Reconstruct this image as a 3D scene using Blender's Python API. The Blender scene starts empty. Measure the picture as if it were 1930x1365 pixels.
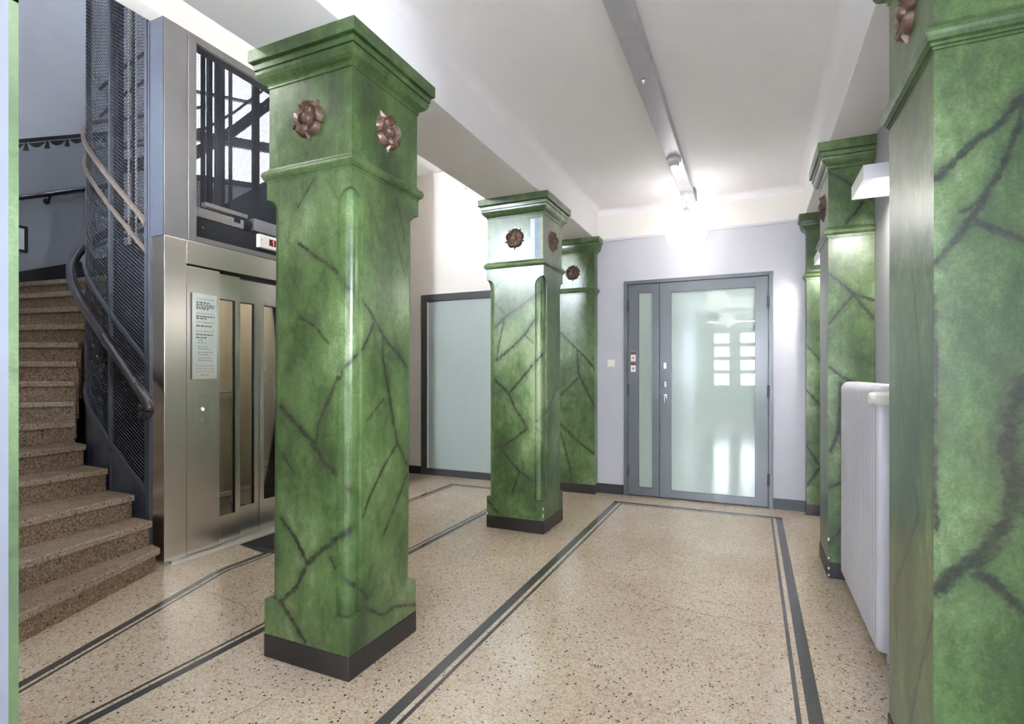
import bpy, math, random
import numpy as np
from mathutils import Vector, Matrix
random.seed(4)
scene = bpy.context.scene
COL = scene.collection
PI = math.pi

# ------------------------------------------------------------------ camera
YAW = math.atan(453 / 1002.0)
cam_d = bpy.data.cameras.new('camera')
cam = bpy.data.objects.new('camera', cam_d)
COL.objects.link(cam)
cam.location = (0, 0, 1.30)
cam.rotation_euler = (PI / 2, 0, YAW)
cam_d.sensor_width = 36.0
cam_d.lens = 36.0 * 1002 / 1930
cam_d.shift_y = (704 - 682.5) / 1930
cam_d.clip_start = 0.02
scene.camera = cam

# ------------------------------------------------------------------ exposure and sky
vs = scene.view_settings
vs.view_transform = 'Standard'
vs.look = 'None'
vs.gamma = 1.0
vs.use_curve_mapping = False
vs.exposure = 2.2

SKY = 33.0            # bright overcast sky outside the windows
GLOBE = 1.7         # opal globe lamps
world = bpy.data.worlds.new('overcast_sky')
scene.world = world
world.use_nodes = True
bg = world.node_tree.nodes['Background']
bg.inputs[0].default_value = (0.90, 0.94, 1.0, 1)
bg.inputs[1].default_value = SKY


def portal(name, loc, rot, sx, sy):
    ld = bpy.data.lights.new(name, 'AREA')
    ld.shape = 'RECTANGLE'
    ld.size = sx
    ld.size_y = sy
    ld.cycles.is_portal = True
    o = bpy.data.objects.new(name, ld)
    COL.objects.link(o)
    o.location = loc
    o.rotation_euler = rot
    return o


# daylight portals in the real and added glazed openings (they only guide the sampling of the sky)
portal('sky_portal_entrance', (-0.48, -6.06, 1.55), (PI / 2, 0, PI), 1.6, 2.9)
portal('sky_portal_side', (.80, -3.25, 1.6), (PI / 2, 0, PI / 2), 1.9, 2.1)
portal('sky_portal_near', (.80, .60, 1.80), (PI / 2, 0, PI / 2), .6, .6)
portal('sky_portal_hall', (-3.225, .52, 3.1), (PI / 2, 0, PI), .75, .8)
WA = math.atan2(.77, .636)
portal('sky_portal_stairs', (-6.1 + .636 * .45 - .77 * .05, 4.26 + .77 * .45 + .636 * .05, 7.25), (PI / 2, 0, WA), 1.7, 1.4)


# ------------------------------------------------------------------ materials
def lin(r, g, b):
    f = lambda c: (c / 255 / 12.92) if c / 255 <= .04045 else ((c / 255 + .055) / 1.055) ** 2.4
    return (f(r), f(g), f(b), 1)


def new_mat(name):
    m = bpy.data.materials.new(name)
    m.use_nodes = True
    nt = m.node_tree
    return m, nt, nt.nodes['Principled BSDF']


def N(nt, t, **kw):
    n = nt.nodes.new(t)
    for k, v in kw.items():
        if k.startswith('i_'):
            n.inputs[k[2:].replace('_', ' ')].default_value = v
        else:
            setattr(n, k, v)
    return n


def ramp(nt, fac, stops, interp='LINEAR'):
    r = nt.nodes.new('ShaderNodeValToRGB')
    r.color_ramp.interpolation = interp
    e = r.color_ramp.elements
    while len(e) < len(stops):
        e.new(0.5)
    for i, (p, c) in enumerate(stops):
        e[i].position = p
        e[i].color = c if len(c) == 4 else (*c, 1)
    nt.links.new(fac, r.inputs[0])
    return r.outputs[0]


def mixc(nt, fac, a, b, mode='MIX'):
    m = nt.nodes.new('ShaderNodeMix')
    m.data_type = 'RGBA'
    m.blend_type = mode
    if isinstance(fac, (int, float)):
        m.inputs['Factor'].default_value = fac
    else:
        nt.links.new(fac, m.inputs['Factor'])
    for sock, v in (('A', a), ('B', b)):
        s = [i for i in m.inputs if i.name == sock and i.type == 'RGBA'][0]
        if isinstance(v, tuple):
            s.default_value = v
        else:
            nt.links.new(v, s)
    return [o for o in m.outputs if o.type == 'RGBA'][0]


def math_n(nt, op, a, b=None):
    n = nt.nodes.new('ShaderNodeMath')
    n.operation = op
    for i, v in enumerate((a, b)):
        if v is None:
            continue
        if isinstance(v, (int, float)):
            n.inputs[i].default_value = v
        else:
            nt.links.new(v, n.inputs[i])
    return n.outputs[0]


def pos(nt, scale=(1, 1, 1), rot=(0, 0, 0)):
    g = nt.nodes.new('ShaderNodeNewGeometry')
    m = nt.nodes.new('ShaderNodeMapping')
    m.inputs['Scale'].default_value = scale
    m.inputs['Rotation'].default_value = rot
    nt.links.new(g.outputs['Position'], m.inputs['Vector'])
    return m.outputs[0]


def noise(nt, vec, scale, detail=4, rough=.55):
    n = N(nt, 'ShaderNodeTexNoise')
    n.inputs['Scale'].default_value = scale
    n.inputs['Detail'].default_value = detail
    n.inputs['Roughness'].default_value = rough
    nt.links.new(vec, n.inputs['Vector'])
    return n


def plain(name, rgb, rough=.5, metal=0, spec=.5, coat=0, coat_r=.05, var=.06, vscale=6, bump=0, bscale=60):
    """one paint or metal with a faint procedural mottling"""
    m, nt, b = new_mat(name)
    c = lin(*rgb)
    v = pos(nt)
    n = noise(nt, v, vscale, 5)
    lo = tuple(x * (1 - var) for x in c[:3]) + (1,)
    hi = tuple(min(1, x * (1 + var)) for x in c[:3]) + (1,)
    nt.links.new(ramp(nt, n.outputs[0], [(.3, lo), (.7, hi)]), b.inputs['Base Color'])
    b.inputs['Roughness'].default_value = rough
    b.inputs['Metallic'].default_value = metal
    b.inputs['Specular IOR Level'].default_value = spec
    b.inputs['Coat Weight'].default_value = coat
    b.inputs['Coat Roughness'].default_value = coat_r
    if bump:
        n2 = noise(nt, v, bscale, 4)
        bp = N(nt, 'ShaderNodeBump')
        bp.inputs['Strength'].default_value = bump
        bp.inputs['Distance'].default_value = .002
        nt.links.new(n2.outputs[0], bp.inputs['Height'])
        nt.links.new(bp.outputs[0], b.inputs['Normal'])
    return m


def emis(name, rgb, strength):
    m, nt, b = new_mat(name)
    e = N(nt, 'ShaderNodeEmission')
    e.inputs[0].default_value = (*rgb, 1)
    e.inputs[1].default_value = strength
    nt.links.new(e.outputs[0], nt.nodes['Material Output'].inputs[0])
    nt.nodes.remove(b)
    return m


def marble(name, offs=(0, 0, 0), vs=2.7, net=1.0, pale=0.0):
    """green faux marble paint; NET weighs the general vein net, the attribute 'vein' holds hand-placed veins"""
    m, nt, b = new_mat(name)
    g = N(nt, 'ShaderNodeNewGeometry')
    ad = N(nt, 'ShaderNodeVectorMath', operation='ADD')
    ad.inputs[1].default_value = offs
    nt.links.new(g.outputs['Position'], ad.inputs[0])
    P = ad.outputs[0]
    mp = N(nt, 'ShaderNodeMapping')
    mp.inputs['Scale'].default_value = (1, 1, .6)
    nt.links.new(P, mp.inputs['Vector'])
    n1 = noise(nt, mp.outputs[0], 2.3, 6, .62)
    n2 = noise(nt, mp.outputs[0], 30, 4, .7)
    n3 = noise(nt, P, 130, 3, .6)
    f = math_n(nt, 'ADD', math_n(nt, 'MULTIPLY', n1.outputs[0], .70), math_n(nt, 'MULTIPLY', n2.outputs[0], .17))
    f = math_n(nt, 'ADD', f, math_n(nt, 'MULTIPLY', n3.outputs[0], .13))
    base = ramp(nt, f, [(.36, lin(36, 54, 24)), (.45, lin(60, 84, 41)), (.54, lin(90, 115, 66)), (.63, lin(136, 155, 112))])
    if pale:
        base = mixc(nt, pale, base, lin(176, 206, 158))  # brightens the ground colour as if lit
    w1 = noise(nt, P, 2.4, 3, .5)
    w2 = noise(nt, P, 22, 4, .65)
    def cent(n, k):
        s1 = N(nt, 'ShaderNodeVectorMath', operation='SUBTRACT')
        s1.inputs[1].default_value = (.5, .5, .5)
        nt.links.new(n.outputs['Color'], s1.inputs[0])
        k1 = N(nt, 'ShaderNodeVectorMath', operation='SCALE')
        k1.inputs['Scale'].default_value = k
        nt.links.new(s1.outputs[0], k1.inputs[0])
        return k1.outputs[0]
    a1 = N(nt, 'ShaderNodeVectorMath', operation='ADD')
    nt.links.new(P, a1.inputs[0]); nt.links.new(cent(w1, .32), a1.inputs[1])
    a2 = N(nt, 'ShaderNodeVectorMath', operation='ADD')
    nt.links.new(a1.outputs[0], a2.inputs[0]); nt.links.new(cent(w2, .055), a2.inputs[1])
    mp2 = N(nt, 'ShaderNodeMapping')
    mp2.inputs['Rotation'].default_value = (.5, .45, .2)
    nt.links.new(a2.outputs[0], mp2.inputs['Vector'])
    vo = N(nt, 'ShaderNodeTexVoronoi', feature='DISTANCE_TO_EDGE')
    vo.inputs['Scale'].default_value = vs
    nt.links.new(mp2.outputs[0], vo.inputs['Vector'])
    mk = noise(nt, P, 3.1, 3, .5)
    mask = ramp(nt, mk.outputs[0], [(.38, (.05,) * 3), (.60, (net,) * 3)])
    core = ramp(nt, vo.outputs['Distance'], [(.0, (1,) * 3), (.012, (.9,) * 3), (.030, (0,) * 3)])
    halo = ramp(nt, vo.outputs['Distance'], [(.0, (1,) * 3), (.10, (0,) * 3)])
    bl = noise(nt, P, 40, 3, .7)
    blm = ramp(nt, bl.outputs[0], [(.36, (.35,) * 3), (.58, (1,) * 3)])
    corem = math_n(nt, 'MULTIPLY', math_n(nt, 'MULTIPLY', core, mask), blm)
    halom = math_n(nt, 'MULTIPLY', math_n(nt, 'MULTIPLY', halo, mask), .45)
    # hand-placed veins: 1 on the line, 0 at eight half-widths
    at = N(nt, 'ShaderNodeAttribute', attribute_name='vein')
    rag = noise(nt, P, 34, 5, .72)
    q = math_n(nt, 'MULTIPLY', math_n(nt, 'SUBTRACT', 1.0, at.outputs['Fac']), 8.0)
    q = math_n(nt, 'ADD', q, math_n(nt, 'MULTIPLY', math_n(nt, 'SUBTRACT', rag.outputs[0], .5), 4.6))
    q8 = math_n(nt, 'MULTIPLY', q, .125)
    hc = ramp(nt, q8, [(.06, (1,) * 3), (.18, (0,) * 3)])
    hh = ramp(nt, q8, [(.05, (1,) * 3), (.24, (.5,) * 3), (.62, (0,) * 3)])
    corem = math_n(nt, 'MAXIMUM', corem, math_n(nt, 'MULTIPLY', math_n(nt, 'MULTIPLY', hc, math_n(nt, 'ADD', math_n(nt, 'MULTIPLY', blm, .6), .4)), .95))
    halom = math_n(nt, 'MAXIMUM', halom, math_n(nt, 'MULTIPLY', hh, .58))
    tint = noise(nt, P, 1.9, 2, .5)
    veinc = ramp(nt, tint.outputs[0], [(.42, lin(12, 22, 14)), (.62, lin(36, 34, 20))])
    haloc = ramp(nt, tint.outputs[0], [(.42, lin(32, 50, 26)), (.62, lin(66, 66, 42))])
    c1 = mixc(nt, halom, base, haloc)
    c2 = mixc(nt, corem, c1, veinc)
    nt.links.new(c2, b.inputs['Base Color'])
    b.inputs['Roughness'].default_value = .36
    b.inputs['Specular IOR Level'].default_value = .5
    b.inputs['Coat Weight'].default_value = .45
    b.inputs['Coat Roughness'].default_value = .21
    bp = N(nt, 'ShaderNodeBump')
    bp.inputs['Strength'].default_value = .10
    bp.inputs['Distance'].default_value = .003
    nt.links.new(n2.outputs[0], bp.inputs['Height'])
    nt.links.new(bp.outputs[0], b.inputs['Normal'])
    return m


def terrazzo(name, tones, scale=135, dark=.14, rough=.16, coat=.3, big=None):
    m, nt, b = new_mat(name)
    P = pos(nt)
    wv = noise(nt, P, 60, 2)
    s1 = N(nt, 'ShaderNodeVectorMath', operation='SCALE')
    s1.inputs['Scale'].default_value = .012
    nt.links.new(wv.outputs['Color'], s1.inputs[0])
    a = N(nt, 'ShaderNodeVectorMath', operation='ADD')
    nt.links.new(P, a.inputs[0]); nt.links.new(s1.outputs[0], a.inputs[1])
    vo = N(nt, 'ShaderNodeTexVoronoi', feature='F1')
    vo.inputs['Scale'].default_value = scale
    nt.links.new(a.outputs[0], vo.inputs['Vector'])
    sep = N(nt, 'ShaderNodeSeparateColor')
    nt.links.new(vo.outputs['Color'], sep.inputs[0])
    n = len(tones)
    cc = ramp(nt, sep.outputs[0], [(i / n, t) for i, t in enumerate(tones)], 'CONSTANT')
    fine = noise(nt, P, 260, 3)
    cc = mixc(nt, .35, cc, ramp(nt, fine.outputs[0], [(.35, tones[1]), (.65, tones[0])]))
    # scattered dark chips
    v2 = N(nt, 'ShaderNodeTexVoronoi', feature='F1')
    v2.inputs['Scale'].default_value = min(95, scale * .55)
    nt.links.new(a.outputs[0], v2.inputs['Vector'])
    sp2 = N(nt, 'ShaderNodeSeparateColor')
    nt.links.new(v2.outputs['Color'], sp2.inputs[0])
    sel = math_n(nt, 'LESS_THAN', sp2.outputs[1], dark)
    sz = math_n(nt, 'MULTIPLY', sp2.outputs[2], .42)
    near = math_n(nt, 'LESS_THAN', v2.outputs['Distance'], math_n(nt, 'ADD', sz, .12))
    dm = math_n(nt, 'MULTIPLY', sel, near)
    dc = ramp(nt, sp2.outputs[0], [(0, lin(46, 38, 34)), (.5, lin(92, 66, 48)), (.75, lin(120, 96, 72))], 'CONSTANT')
    c = mixc(nt, dm, cc, dc)
    big_n = noise(nt, P, 1.1, 4, .6)
    c = mixc(nt, 1.0, c, ramp(nt, big_n.outputs[0], [(.35, (.88, .84, .80)), (.62, (1, 1, 1))]), 'MULTIPLY')
    nt.links.new(c, b.inputs['Base Color'])
    rr = noise(nt, P, 5, 4)
    mr = ramp(nt, rr.outputs[0], [(.3, (rough * .7,) * 3), (.7, (rough * 1.5,) * 3)])
    nt.links.new(mr, b.inputs['Roughness'])
    b.inputs['Coat Weight'].default_value = coat
    b.inputs['Coat Roughness'].default_value = .08
    bp = N(nt, 'ShaderNodeBump')
    bp.inputs['Strength'].default_value = .05
    bp.inputs['Distance'].default_value = .004
    nt.links.new(noise(nt, P, 14, 2).outputs[0], bp.inputs['Height'])
    nt.links.new(bp.outputs[0], b.inputs['Normal'])
    return m


def steel(name, rgb, rough=.3, streak=(2, 2, 420)):
    m, nt, b = new_mat(name)
    n = noise(nt, pos(nt, streak), 1.0, 3, .6)
    c = lin(*rgb)
    nt.links.new(ramp(nt, n.outputs[0], [(.3, tuple(x * .985 for x in c[:3])), (.7, tuple(min(1, x * 1.015) for x in c[:3]))]), b.inputs['Base Color'])
    b.inputs['Roughness'].default_value = rough
    b.inputs['Metallic'].default_value = 1
    return m


M = {}
M['marble'] = marble('green_faux_marble', net=.25)
M['marble_b'] = marble('green_faux_marble_second', (3.1, .7, 1.9), 2.6, .25)
M['marble_c'] = marble('green_faux_marble_third', (7.3, 2.2, .4), 2.3, .22)
M['marble_lit'] = marble('lit_green_faux_marble', (1.3, 5.2, .8), 2.5, .3, .28)  # lighter marble copy: light on the left-edge strip put into the colour
M['plinth'] = plain('black_plinth_paint', (42, 37, 37), .42, var=.15, vscale=14, bump=.1)
M['white'] = plain('white_wall_paint', (236, 231, 224), .62, var=.015, bump=.04)
M['ceil'] = plain('white_ceiling_paint', (243, 241, 242), .7, var=.012, bump=.03)
M['grey'] = plain('lilac_grey_wall_paint', (196, 195, 202), .45, var=.02, bump=.05)
M['stair_wall'] = plain('pale_blue_grey_stair_paint', (182, 187, 200), .5, var=.02)
M['dado'] = plain('mid_grey_dado_paint', (134, 139, 150), .42, var=.03)
M['black'] = plain('black_paint', (26, 26, 30), .4, var=.1)
M['base'] = plain('dark_grey_skirting_paint', (48, 50, 54), .35, var=.06)
M['doorgrey'] = plain('slate_grey_steel_paint', (94, 99, 103), .32, var=.03, coat=.25, coat_r=.15)
M['darkframe'] = plain('dark_grey_frame_paint', (70, 71, 74), .4, var=.04)
M['terrazzo'] = terrazzo('cream_terrazzo', [lin(216, 202, 182), lin(204, 187, 164), lin(224, 212, 195), lin(190, 167, 139), lin(209, 194, 173), lin(176, 149, 119)])
M['stair_terr'] = terrazzo('brown_terrazzo', [lin(150, 128, 104), lin(116, 94, 74), lin(172, 150, 124), lin(92, 74, 58), lin(134, 110, 84), lin(78, 62, 50)], scale=130, dark=.22, rough=.5, coat=0)
M['stair_tread'] = terrazzo('worn_grey_terrazzo', [lin(164, 146, 126), lin(142, 124, 106), lin(178, 162, 142), lin(118, 100, 84), lin(152, 132, 110), lin(104, 86, 70)], scale=140, dark=.2, rough=.42, coat=.04)
M['inlay'] = plain('charcoal_terrazzo_inlay', (78, 76, 76), .2, var=.18, vscale=120, coat=.3, coat_r=.08)
M['crack'] = plain('dark_crack', (128, 106, 84), .6)
M['bronze'] = plain('brown_bronze_paint', (98, 74, 60), .36, var=.25, vscale=40, coat=.2, metal=.15)
M['steel'] = steel('brushed_steel', (216, 211, 203), .27)
M['steel2'] = steel('brushed_steel_door', (216, 212, 204), .25, (2, 2, 300))
M['alu'] = plain('pale_aluminium', (214, 210, 204), .4, metal=.6, var=.04)
M['taupe'] = plain('taupe_enamelled_steel', (110, 107, 104), .3, var=.03, coat=.2)
M['bluegrey'] = plain('blue_grey_enamelled_steel', (72, 77, 87), .32, var=.04, coat=.2)
M['wire'] = plain('grey_wire', (86, 88, 95), .35, metal=.5, var=.05)
M['wire_dark'] = plain('dark_wire', (66, 68, 74), .4, metal=.4, var=.05)
M['iron'] = plain('grey_blue_wrought_iron', (70, 73, 81), .38, var=.08, coat=.15)
M['bar'] = plain('worn_brown_grey_bar', (122, 112, 104), .4, metal=.3, var=.12, vscale=20)
M['rail_wood'] = plain('dark_varnished_handrail', (52, 47, 50), .2, var=.15, coat=.6, coat_r=.12)
M['shaft_dark'] = plain('oily_dark_shaft_steel', (44, 46, 54), .45, metal=.3, var=.2)
M['enamel'] = plain('white_radiator_enamel', (200, 198, 203), .32, var=.015, coat=.2)
M['cream'] = plain('cream_plastic', (234, 229, 219), .4, var=.02)
M['rubber'] = plain('black_rubber', (52, 53, 55), .6, var=.15, vscale=60)
M['track'] = plain('grey_zinc_channel', (196, 194, 201), .36, metal=.2, var=.05, vscale=12)
M['chrome'] = plain('satin_chrome', (214, 214, 218), .18, metal=1, var=.04)
M['lampwhite'] = plain('white_lamp_enamel', (226, 225, 230), .4, var=.01)
M['globe'] = emis('opal_globe_glow', (1, .98, .95), GLOBE)
M['strip_glow'] = emis('lamp_panel_glow', (1, .97, .92), 28.0)
M['car_glow'] = emis('elevator_car_light', (1, .94, .84), 3.5)
M['red_glow'] = emis('red_digit_glow', (1, .05, .07), 2.2)
M['btn_glow'] = emis('white_button_glow', (.9, .95, 1), 1.6)
M['dark_red'] = plain('dark_red_window', (92, 26, 34), .25)
M['sticker_red'] = plain('dark_red_print', (112, 16, 34), .4)
M['beige'] = plain('beige_car_panel', (158, 146, 130), .35, var=.04)
M['print'] = plain('dark_grey_print', (82, 84, 86), .5)
M['print_light'] = plain('light_grey_print', (142, 146, 146), .5)
M['print_red'] = plain('red_print', (196, 120, 108), .5)
M['sign'] = plain('pale_green_sign_glass', (210, 218, 210), .15, var=.02, coat=.3)
M['paper'] = plain('white_paper', (205, 208, 214), .5)
M['patch_white'] = plain('bare_grey_white_plaster', (196, 200, 204), .6, var=.08, vscale=30)
M['patch_blue'] = plain('old_blue_paint_layer', (128, 146, 156), .55, var=.12, vscale=30)
M['patch_tan'] = plain('old_mottled_tan_layer', (158, 158, 136), .55, var=.22, vscale=60)
M['green_wire'] = plain('green_flex', (70, 104, 84), .4)


def frosted(name, rgb, rough=.015):
    m, nt, b = new_mat(name)
    b.inputs['Base Color'].default_value = lin(*rgb)
    b.inputs['Roughness'].default_value = rough
    b.inputs['Specular IOR Level'].default_value = .5
    n = noise(nt, pos(nt), 1.2, 3)
    c = lin(*rgb)
    nt.links.new(ramp(nt, n.outputs[0], [(.3, tuple(x * .97 for x in c[:3])), (.7, tuple(min(1, x * 1.03) for x in c[:3]))]), b.inputs['Base Color'])
    return m


M['frost'] = frosted('pale_green_backed_glass', (172, 185, 177))
M['frost2'] = frosted('pale_aqua_backed_glass', (176, 188, 184))


def clear(name, tint=(1, 1, 1), t=.9):
    m, nt, b = new_mat(name)
    tr = N(nt, 'ShaderNodeBsdfTransparent')
    tr.inputs[0].default_value = (*tint, 1)
    gl = N(nt, 'ShaderNodeBsdfGlossy')
    gl.inputs['Roughness'].default_value = .02
    fr = N(nt, 'ShaderNodeFresnel')
    fr.inputs[0].default_value = 1.5
    mx = N(nt, 'ShaderNodeMixShader')
    nt.links.new(fr.outputs[0], mx.inputs[0])
    nt.links.new(tr.outputs[0], mx.inputs[1])
    nt.links.new(gl.outputs[0], mx.inputs[2])
    nt.links.new(mx.outputs[0], nt.nodes['Material Output'].inputs[0])
    nt.nodes.remove(b)
    return m


M['glass'] = clear('clear_glass', (.93, .95, .93))
M['winglass'] = clear('window_glass', (.96, .98, 1))
M['dimglass'] = clear('sky_dimming_stair_glass', (.155, .162, .172))  # tint added to hold down the sky's brightness behind the mesh


# ------------------------------------------------------------------ mesh helpers
# veins painted on the columns and pilasters: (half width, path on the face)
VEINS = {}
VEINS['c1'] = [
(0.007,[(-1.838,1.754,1.874),(-1.742,1.754,1.806),(-1.651,1.754,1.757),(-1.605,1.754,1.719),(-1.591,1.778,1.672),(-1.533,1.804,1.632),(-1.548,1.842,1.607),(-1.548,1.895,1.557),(-1.548,1.954,1.495),(-1.548,2.0,1.445),(-1.548,2.076,1.403),(-1.548,2.152,1.334)]),
(0.007,[(-1.548,1.902,1.52),(-1.548,1.842,1.416),(-1.567,1.789,1.359),(-1.605,1.754,1.302),(-1.669,1.754,1.197),(-1.723,1.754,1.079)]),
(0.005,[(-1.838,1.754,1.549),(-1.751,1.754,1.508),(-1.669,1.754,1.432)]),
(0.005,[(-1.548,1.965,1.489),(-1.548,1.969,1.378),(-1.548,2.008,1.241),(-1.548,2.047,1.06)]),
(0.004,[(-1.548,1.977,1.183),(-1.548,1.863,1.095)]),
(0.004,[(-1.548,2.06,2.113),(-1.548,2.126,1.991),(-1.548,2.126,1.927)]),
(0.012,[(-1.941,1.754,1.147),(-1.835,1.754,1.063),(-1.748,1.754,0.992),(-1.687,1.754,0.913),(-1.616,1.754,0.873)]),
(0.008,[(-1.608,1.77,1.309),(-1.663,1.754,1.191),(-1.723,1.754,1.086),(-1.735,1.754,1.002)]),
(0.008,[(-1.941,1.754,0.644),(-1.863,1.754,0.578),(-1.797,1.754,0.49),(-1.785,1.754,0.464)]),
(0.01,[(-1.785,1.754,0.464),(-1.699,1.754,0.534),(-1.628,1.754,0.589),(-1.558,1.793,0.641),(-1.533,1.804,0.687)]),
(0.01,[(-1.785,1.754,0.464),(-1.847,1.754,0.351),(-1.941,1.754,0.269),(-1.797,1.754,0.124)]),
(0.008,[(-1.651,1.754,0.511),(-1.605,1.754,0.445),(-1.575,1.785,0.403),(-1.548,1.835,0.362),(-1.548,1.866,0.313)]),
(0.006,[(-1.548,1.984,1.31),(-1.548,2.047,1.108),(-1.548,2.08,0.974),(-1.548,2.165,0.849)]),
(0.005,[(-1.548,2.08,0.964),(-1.548,1.984,0.878),(-1.548,1.88,0.751),(-1.548,1.838,0.677)]),
(0.006,[(-1.548,2.165,0.808),(-1.548,2.047,0.645),(-1.548,1.984,0.563)]),
(0.006,[(-1.548,2.256,0.131),(-1.548,2.064,0.197),(-1.548,1.984,0.189),(-1.548,1.866,0.266)]),
(0.004,[(-1.941,1.754,0.943),(-1.86,1.754,0.854)]),
(0.009,[(-1.591,1.778,0.823),(-1.536,1.803,0.759)]),
(0.003,[(-1.548,1.863,2.556),(-1.548,1.906,2.485)]),
(0.004,[(-1.548,2.165,2.527),(-1.548,2.179,2.279)]),
(0.003,[(-1.748,1.754,2.158),(-1.85,1.754,2.037)]),
(0.003,[(-1.69,1.754,2.143),(-1.608,1.754,2.029)]),
(0.004,[(-1.548,2.043,2.163),(-1.548,2.109,2.026),(-1.548,2.135,1.929)]),
(0.003,[(-1.548,2.047,1.997),(-1.548,2.076,1.916),(-1.548,2.139,1.775)]),
]
VEINS['c2'] = [
(0.009,[(-1.969,4.009,1.683),(-1.88,4.009,1.768),(-1.736,4.009,1.849),(-1.614,4.009,1.929),(-1.536,4.046,1.977)]),
(0.005,[(-1.969,4.009,1.884),(-1.866,4.009,1.781)]),
(0.008,[(-1.954,4.009,1.411),(-1.808,4.009,1.519),(-1.698,4.009,1.617),(-1.614,4.009,1.735)]),
(0.004,[(-1.698,4.009,1.617),(-1.628,4.009,1.55)]),
(0.01,[(-1.969,4.009,1.242),(-1.841,4.009,1.133),(-1.784,4.009,1.011),(-1.707,4.009,0.904),(-1.675,4.009,0.849)]),
(0.009,[(-1.841,4.009,1.133),(-1.707,4.009,1.278),(-1.595,4.019,1.408),(-1.536,4.046,1.472)]),
(0.009,[(-1.675,4.009,0.849),(-1.784,4.009,0.766),(-1.915,4.009,0.684),(-1.841,4.009,0.587),(-1.745,4.009,0.493),(-1.628,4.009,0.424)]),
(0.007,[(-1.745,4.009,0.493),(-1.817,4.009,0.298)]),
(0.009,[(-2.044,4.009,0.232),(-1.939,4.009,0.131)]),
(0.006,[(-1.533,4.334,1.181),(-1.533,4.1,0.991),(-1.595,4.019,0.908)]),
(0.005,[(-1.533,4.362,0.601),(-1.533,4.163,0.382)]),
(0.005,[(-1.618,4.009,2.542),(-1.684,4.009,2.398)]),
(0.004,[(-1.969,4.009,2.022),(-1.856,4.009,2.124),(-1.76,4.009,2.008)]),
(0.005,[(-1.88,4.009,1.768),(-1.934,4.009,1.54),(-1.954,4.009,1.411)]),
]
VEINS['pf'] = [
(0.008,[(-1.927,5.57,1.745),(-1.738,5.57,1.56),(-1.648,5.57,1.472),(-1.513,5.57,1.311)]),
(0.008,[(-1.738,5.57,1.56),(-1.726,5.57,1.3),(-1.619,5.57,1.094),(-1.513,5.57,0.868)]),
(0.006,[(-1.927,5.57,1.06),(-1.738,5.57,1.242)]),
(0.008,[(-1.927,5.57,0.738),(-1.738,5.57,0.566),(-1.513,5.57,0.407)]),
(0.007,[(-1.927,5.57,0.644),(-1.829,5.57,0.299),(-1.798,5.57,0.122)]),
(0.005,[(-1.56,5.57,2.595),(-1.678,5.57,2.232)]),
(0.004,[(-1.896,5.57,2.259),(-1.678,5.57,1.899)]),
]
VEINS['pn'] = [
(0.009,[(0.444,1.752,1.818),(0.47,1.752,1.843),(0.503,1.752,1.878),(0.531,1.752,1.909),(0.565,1.752,1.927),(0.597,1.752,1.969),(0.624,1.752,2.01)]),
(0.008,[(0.503,1.752,1.724),(0.541,1.752,1.747),(0.572,1.752,1.807),(0.597,1.752,1.874),(0.618,1.752,1.944),(0.624,1.752,1.987)]),
(0.008,[(0.445,1.752,1.595),(0.488,1.752,1.654),(0.519,1.752,1.704),(0.564,1.752,1.67),(0.62,1.752,1.636)]),
(0.01,[(0.519,1.752,1.704),(0.541,1.752,1.747)]),
(0.02,[(0.624,1.752,1.276),(0.598,1.752,1.176),(0.595,1.752,1.09),(0.609,1.752,1.025),(0.595,1.752,0.947),(0.564,1.752,0.867),(0.527,1.752,0.813)]),
(0.015,[(0.527,1.752,0.813),(0.481,1.752,0.772),(0.445,1.752,0.722)]),
(0.012,[(0.527,1.752,0.78),(0.564,1.752,0.765),(0.595,1.752,0.728),(0.624,1.752,0.7)]),
(0.005,[(0.442,1.752,1.503),(0.445,1.752,1.306),(0.442,1.752,1.023),(0.445,1.752,0.883)]),
(0.006,[(0.44,2.036,1.076),(0.44,1.89,0.897),(0.44,2.011,0.753),(0.44,2.18,0.574),(0.44,2.151,0.419)]),
(0.006,[(0.44,1.765,0.645),(0.44,1.874,0.453),(0.44,1.987,0.225)]),
(0.004,[(0.44,2.151,1.414),(0.44,2.036,1.076)]),
(0.004,[(0.44,1.957,1.594),(0.44,1.874,1.306),(0.44,1.912,1.057)]),
]
VEINS['pr'] = [
(0.007,[(0.446,3.912,2.579),(0.518,3.912,2.527),(0.561,3.912,2.481),(0.664,3.912,2.39)]),
(0.008,[(0.626,3.912,2.369),(0.586,3.912,2.302),(0.535,3.912,2.241),(0.46,3.912,2.152)]),
(0.009,[(0.446,3.912,1.934),(0.518,3.912,1.862),(0.578,3.912,1.798),(0.684,3.912,1.752)]),
(0.01,[(0.578,3.912,1.798),(0.626,3.912,1.719),(0.684,3.912,1.637)]),
(0.007,[(0.578,3.912,1.798),(0.527,3.912,1.731),(0.446,3.912,1.617)]),
(0.008,[(0.443,3.912,1.347),(0.509,3.912,1.28),(0.566,3.912,1.247)]),
(0.01,[(0.509,3.912,1.246),(0.495,3.912,0.928),(0.452,3.912,0.808)]),
(0.008,[(0.443,3.912,0.574),(0.515,3.912,0.614)]),
(0.009,[(0.443,3.912,0.206),(0.515,3.912,0.33)]),
]
VEINS['pc'] = [
(0.008,[(0.453,5.56,1.563),(0.563,5.56,1.416)]),
(0.007,[(0.453,5.56,1.149),(0.563,5.56,1.006)]),
(0.008,[(0.453,5.56,0.638),(0.563,5.56,0.451),(0.461,5.56,0.273)]),
(0.005,[(0.457,5.56,1.855),(0.563,5.56,1.995)]),
(0.005,[(0.41,5.56,2.737),(0.563,5.56,2.622)]),
]


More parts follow.
